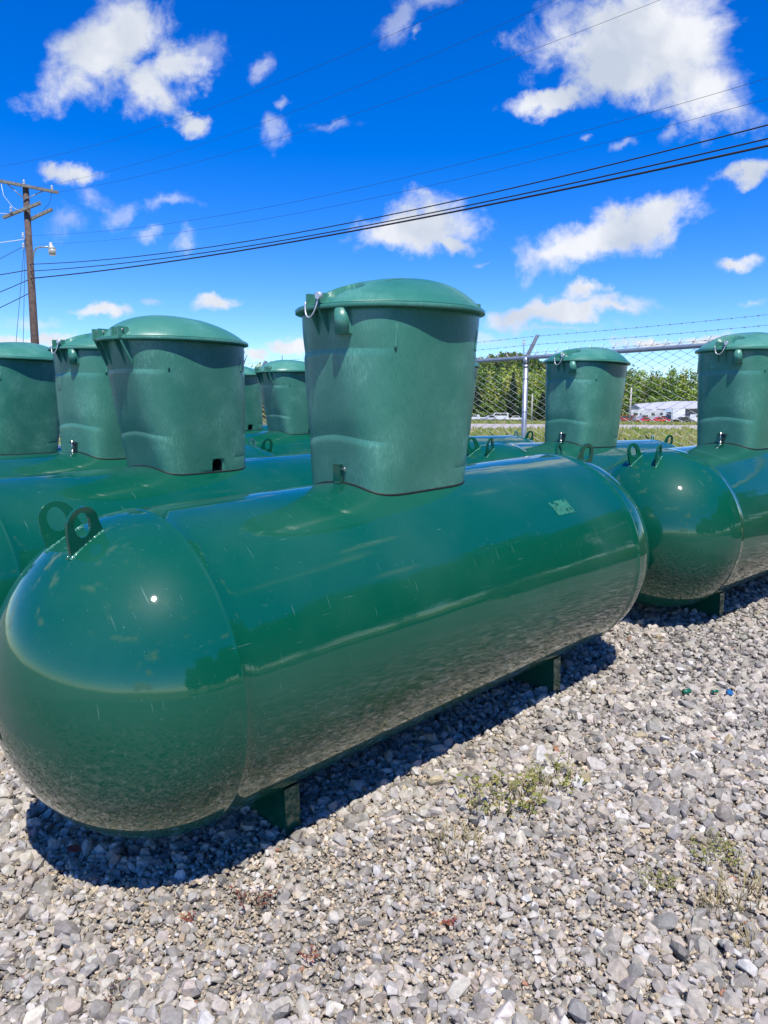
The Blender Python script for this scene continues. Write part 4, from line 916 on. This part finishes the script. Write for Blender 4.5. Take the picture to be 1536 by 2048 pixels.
# ------------------------------------------------------------------ vehicles and the shed beyond the road
GLASS = simple('dark_glass', (.015, .02, .025), .08, coat=.5); TYRE = simple('tyre', (.02, .02, .02), .9); HUB = simple('wheel_rim', (.5, .5, .5), .4, metal=.5)
GZF = 0.6
def car_paint(c): return simple('car_paint', c, .35, coat=.8)
def wheels(root, xs, w_, r):
    for x in xs:
        for sy in (-1, 1):
            mb = MB(); y = sy * (w_ / 2 - .1); mb.tube([(x, y - .11, r), (x, y + .11, r)], r, 18); t = mb.build('tyre', TYRE, root)
            hb = MB(); hb.tube([(x, y + sy * .10, r), (x, y + sy * .125, r)], r * .6, 12); hb.build('wheel_rim', HUB, t)
def car(name, x, y, rz, L_, w_, h, c, lab, cat, style='sedan'):
    root = empty(name, (x, y, GZF), (0, 0, rad(rz))); tag(root, lab, cat, 'vehicles parked beyond the road')
    hb = h * .58
    if style == 'pickup': low = [(-L_/2, .35), (L_/2, .32), (L_/2, hb * .85), (L_*.46, hb), (L_*.28, hb * 1.02), (-L_/2, hb * 1.0)]; cab = [(-L_*.10, hb), (L_*.27, hb), (L_*.17, h), (-L_*.07, h)]
    elif style == 'van': low = [(-L_/2, .35), (L_/2, .32), (L_/2, hb * .8), (L_*.4, hb), (-L_/2, hb)]; cab = [(-L_*.5, hb), (L_*.38, hb), (L_*.27, h), (-L_*.48, h)]
    else: low = [(-L_/2, .35), (L_/2, .32), (L_*.5, hb * .7), (L_*.44, hb * .92), (L_*.25, hb), (-L_*.42, hb), (-L_/2, hb * .85)]; cab = [(-L_*.36, hb), (L_*.24, hb), (L_*.08, h), (-L_*.24, h)]
    mb = MB(); mb.prism(low, w_, 'y', -w_/2); mb.prism(cab, w_ * .84, 'y', -w_ * .42); mb.build('body', car_paint(c), root, bevel=.05)
    g = MB(); cx = sum(p[0] for p in cab) / 4; cz = sum(p[1] for p in cab) / 4
    g.prism([((p[0] - cx) * .84 + cx, (p[1] - cz) * .68 + cz) for p in cab], w_ * .852, 'y', -w_ * .426); g.build('window', GLASS, root)
    wheels(root, (-L_*.31, L_*.31), w_, .33)
    for sy in (-1, 1):
        q = MB(); q.box((L_/2 - .02, sy * w_ * .36, hb * .72), (.08, .3, .16)); q.build('headlight', HUB, root)
    return root
W_ = (.72, .73, .74)
car('parked_car', 38.9, 230, 176, 4.7, 1.8, 1.5, W_, 'white saloon car just left of the fence post, below the conifer', 'car')
car('parked_van', 34.0, 228, 170, 5.4, 2.0, 2.3, W_, 'long white van left of the white saloon', 'van', 'van')
car('parked_car', 30.3, 222, 200, 4.4, 1.8, 1.5, (.5, .52, .55), 'pale silver car right of the big foreground dome', 'car')
car('parked_pickup', 27.0, 224, 150, 5.0, 1.9, 1.7, W_, 'white pickup partly hidden by the big foreground dome', 'pickup', 'pickup')
car('parked_pickup', 59.6, 176, 185, 5.2, 1.9, 1.75, (.42, .44, .47), 'silver pickup in front of the travel trailer', 'pickup', 'pickup')
car('parked_car', 56.6, 180, 160, 4.2, 1.8, 1.6, (.34, .02, .02), 'dark red car at the left end of the row of vehicles', 'car', 'van')
car('parked_car', 60.6, 170, 178, 4.6, 1.85, 1.25, (.62, .04, .03), 'bright red low car in front of the travel trailer', 'car')
car('parked_car', 57.4, 170, 178, 3.6, 1.8, 1.1, (.62, .04, .03), 'bright red low car behind the other red one', 'car')
car('parked_pickup', 73.6, 183, 30, 5.0, 2.0, 1.95, W_, 'white pickup at the corner of the shed', 'pickup', 'pickup')
car('parked_car', 70.2, 180, 10, 4.2, 1.8, 1.3, (.04, .045, .05), 'black car right of the white box truck', 'car')
# travel trailer
rv = empty('travel_trailer', (62.3, 184, GZF), (0, 0, rad(-3))); tag(rv, 'long white travel trailer with dark windows in front of the shed', 'trailer', 'vehicles parked beyond the road')
mb = MB(); mb.prism([(-3.6, .6), (3.0, .6), (3.0, 1.25), (4.3, 1.25), (4.3, 2.5), (3.9, 2.95), (-3.3, 2.95), (-3.7, 2.5)], 2.4, 'y', -1.2); mb.build('body', simple('trailer_wall', (.6, .61, .62), .4, noise=.08, nscale=1), rv, bevel=.06)
for (x0, z0, w0, h0) in ((-2.6, 1.9, 1.0, .6), (-1.4, 1.95, .4, .5), (1.5, 1.95, .8, .7), (3.5, 2.0, .6, .5)):
    q = MB(); q.box((x0, -1.205, z0), (w0, .03, h0)); q.build('window', GLASS, rv)
q = MB(); q.box((.2, -1.205, 1.25), (6.2, .02, .12)); q.build('stripe', simple('stripe', (.2, .2, .22), .5), rv)
for x0 in (-1.0, 1.9):
    q = MB(); q.box((x0, 0, 3.08), (1.1, .8, .26)); q.build('roof_unit', simple('roof_unit', (.7, .7, .7), .5), rv, bevel=.05)
wheels(rv, (-.9, .1), 2.3, .36)
# box truck
bt = empty('box_truck', (68.6, 184, GZF), (0, 0, rad(200))); tag(bt, 'white box truck with a grey blue cab fairing beside the travel trailer', 'truck', 'vehicles parked beyond the road')
q = MB(); q.box((-1.2, 0, 1.95), (3.6, 2.3, 2.5)); q.build('cargo_box', simple('box_wall', (.74, .74, .75), .45), bt, bevel=.04)
q = MB(); q.prism([(.6, .5), (3.0, .5), (3.0, 1.3), (2.4, 1.5), (1.9, 2.5), (1.0, 3.15), (.6, 3.15)], 2.1, 'y', -1.05); q.build('cab', car_paint((.42, .5, .55)), bt, bevel=.06)
q = MB(); q.prism([(1.2, 1.55), (2.25, 1.55), (1.85, 2.3), (1.2, 2.3)], 2.13, 'y', -1.065); q.build('window', GLASS, bt)
wheels(bt, (-2.0, 2.2), 2.2, .42)
# piles beside it
dk = empty('equipment', (65.6, 179, GZF)); tag(dk, 'dark blue and black machinery between the trailer and the truck', 'machinery')
q = MB(); q.box((0, 0, .9), (1.6, 1.5, 1.3)); q.box((.5, 0, 1.8), (.7, 1.2, 1.2)); q.tube([(-.8, 0, 1.0), (-1.6, 0, 2.0), (-2.1, 0, .9)], .12, 6); q.build('body', simple('machine_paint', (.02, .03, .07), .5), dk, bevel=.05); wheels(dk, (-.5, .6), 1.6, .4)
# shed
sh = empty('metal_shed', (80, 214, GZF), (0, 0, 0)); tag(sh, 'long metal shed with a pale low roof behind the trailer and truck', 'shed')
wallm = simple('grey_sheet_wall', (.17, .17, .20), .6); tanm = simple('cream_sheet_wall', (.58, .50, .32), .7, noise=.1, nscale=.5); roofm = simple('pale_sheet_roof', (.46, .47, .50), .5, noise=.06, nscale=.3)
q = MB(); q.box((-.2, 6, 1.9), (15.0, 11.6, 3.8)); q.build('open_bay', wallm, sh)
q = MB(); q.box((12.4, 5.7, 2.0), (10, 12, 4.0)); q.build('closed_wall', tanm, sh)
q = MB(); q.add([(-8.8, -.8, 3.55), (18, -.8, 4.1), (18, 6, 6.0), (2, 6, 5.9), (-8.8, 6, 5.0), (-8.8, 12.5, 3.6), (18, 12.5, 4.1), (-8.8, -.8, 3.35), (18, -.8, 3.9), (18, 12.5, 3.9), (-8.8, 12.5, 3.4)], [(0, 1, 2, 3), (0, 3, 4), (4, 3, 2, 6, 5), (0, 7, 8, 1), (7, 10, 9, 8), (1, 8, 9, 6, 2), (0, 4, 5, 10, 7), (5, 6, 9, 10)]); q.build('roof', roofm, sh)
for x0 in (-7.9, 7.45):
    q = MB(); q.box((x0, -.15, 1.8), (.3, .25, 3.6)); q.build('bay_column', roofm, sh)

# ------------------------------------------------------------------ weeds, leaves and litter in the gravel
def weed(x, y, kind, lab, s=1.0):
    z = gz(x, y) + 0.016
    P = {'green': [(.14, .17, .03), (.20, .22, .05), (.30, .26, .10)], 'straw': [(.42, .35, .16), (.30, .30, .08), (.24, .20, .08)], 'red': [(.26, .07, .05), (.34, .17, .06), (.17, .05, .04)], 'brown': [(.11, .07, .04), (.20, .06, .04), (.07, .045, .03)], 'black': [(.015, .015, .02), (.02, .02, .03)]}[kind]
    root = empty('weed', (x, y, z)); tag(root, lab, 'weed', 'small weeds growing through the gravel')
    V = []; F = []; Cc = []; mb = MB()
    nst = {'green': 44, 'straw': 40, 'red': 9, 'brown': 18, 'black': 34}[kind]; hh = {'green': .055, 'straw': .045, 'red': .035, 'brown': .045, 'black': .03}[kind] * s; sp_ = {'green': .075, 'straw': .055, 'red': .022, 'brown': .045, 'black': .05}[kind] * s
    for k in range(nst):
        a = random.uniform(0, 6.28); r = sp_ * math.sqrt(random.random()); bx_, by_ = r * math.cos(a), r * math.sin(a); l = hh * random.uniform(.4, 1.1); ll = random.uniform(.2, .8) * l; a2 = a + random.gauss(0, .7)
        p1 = (bx_ + ll * .4 * math.cos(a2), by_ + ll * .4 * math.sin(a2), l * .6); p2_ = (bx_ + ll * math.cos(a2), by_ + ll * math.sin(a2), l)
        mb.tube([(bx_, by_, -.012), p1, p2_], [.0011 * s, .0009 * s, .0005], 4)
        if kind in ('green', 'red', 'brown'):
            for j in range(5 if kind != 'straw' else 2):
                f = random.random(); c = Vector((bx_, by_, 0)).lerp(Vector(p2_), .3 + .7 * f); d = Vector((random.gauss(0, 1), random.gauss(0, 1), random.gauss(.2, .5))).normalized(); e = d.orthogonal().normalized(); q = random.uniform(.003, .0075) * (1.3 if kind == 'red' else 1) * s
                o = len(V); V += [c, c + d * q + e * q * .45, c + d * q * 2, c + d * q - e * q * .45]; F.append((o, o + 1, o + 2, o + 3)); Cc += [random.choice(P)] * 4
    stem = simple('weed_stem_' + kind, P[0] if kind != 'green' else (.22, .20, .07), .8); mb.build('stem', stem, root)
    if V: np_mesh('leaf_cluster', [tuple(v) for v in V], F, LEAF, False, np.array(Cc), root)
for x, y, k, lab, s in ((.39, 2.38, 'green', 'sprawling green weed with yellow grass in the middle of the gravel', 1.7), (.60, 2.50, 'green', 'small dark green weed just right of the sprawling one', 1.25), (.50, 2.44, 'straw', 'dry straw tuft beside the green weeds', 1.2), (.22, 2.14, 'straw', 'yellow green grass tuft below the sprawling weed', 1.4), (-.33, 1.90, 'brown', 'dead brown seedling in front of the near leg shadow', 1.0), (-.50, 1.83, 'red', 'tiny red and orange seedling left of the brown one', .6), (-.17, 1.69, 'red', 'tiny red seedling near the bottom centre', .65), (.75, 1.95, 'green', 'thin green sprig among the stones at lower right', .6), (.88, 1.85, 'straw', 'rusty grass tuft at lower right', 1.0), (.97, 1.90, 'straw', 'faded yellow grass patch near the right edge', 1.2), (1.16, 2.61, 'black', 'tangle of black twigs near the right edge', 1.0), (.90, 1.70, 'straw', 'orange dry tuft near the lower right corner', .8), (.17, 1.80, 'red', 'little orange leaf cluster right of bottom centre', .7), (-.59, 1.58, 'brown', 'dry twiggy tuft at the bottom left', .7), (.96, 2.06, 'green', 'sparse green shoots near the right edge', .9)): weed(x, y, k, lab, s)
def litter(name, x, y, pts, m_, lab, cat, th=.002, tilt=(0.2, .1, 0)):
    mb = MB(); mb.prism(pts, th); o = mb.build(name, m_, None); o.location = (x, y, gz(x, y) + .03); o.rotation_euler = tilt; tag(o, lab, cat)
GP = simple('green_plastic', (.01, .13, .08), .35); BP = simple('blue_plastic', (.02, .12, .30), .35)
mb = MB(); mb.tube([(0, 0, 0), (0.035, .01, .004)], .011, 12); o = mb.build('plug', GP); o.location = (1.33, 3.26, gz(1.33, 3.26) + .032); tag(o, 'small green plastic plug lying on the gravel at right', 'plastic plug')
mb = MB(); mb.tube([(0, 0, 0), (0.0, 0.0, .012)], [.016, .014], 12); o = mb.build('bottle_cap', BP); o.location = (1.53, 3.25, gz(1.53, 3.25) + .03); o.rotation_euler = (.6, .3, 0); tag(o, 'small blue cap lying on the gravel near the right edge', 'cap')
mb = MB(); mb.tube([(0, 0, 0), (0.03, .0, .002)], .007, 10); o = mb.build('plug', GP); o.location = (1.46, 3.27, gz(1.46, 3.27) + .032); tag(o, 'tiny green plastic scrap between the plug and the blue cap', 'plastic scrap')
leafp = [(0, 0), (.012, .010), (.03, .013), (.045, .004), (.05, 0), (.042, -.008), (.026, -.014), (.010, -.009)]
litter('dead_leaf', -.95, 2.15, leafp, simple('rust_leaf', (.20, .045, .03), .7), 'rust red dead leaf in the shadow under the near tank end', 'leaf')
litter('dead_leaf', .47, 2.36, [(a * .5, b_ * .6) for a, b_ in leafp], simple('red_leaf', (.42, .05, .04), .7), 'bright red fallen leaf among the sprawling weed', 'leaf')
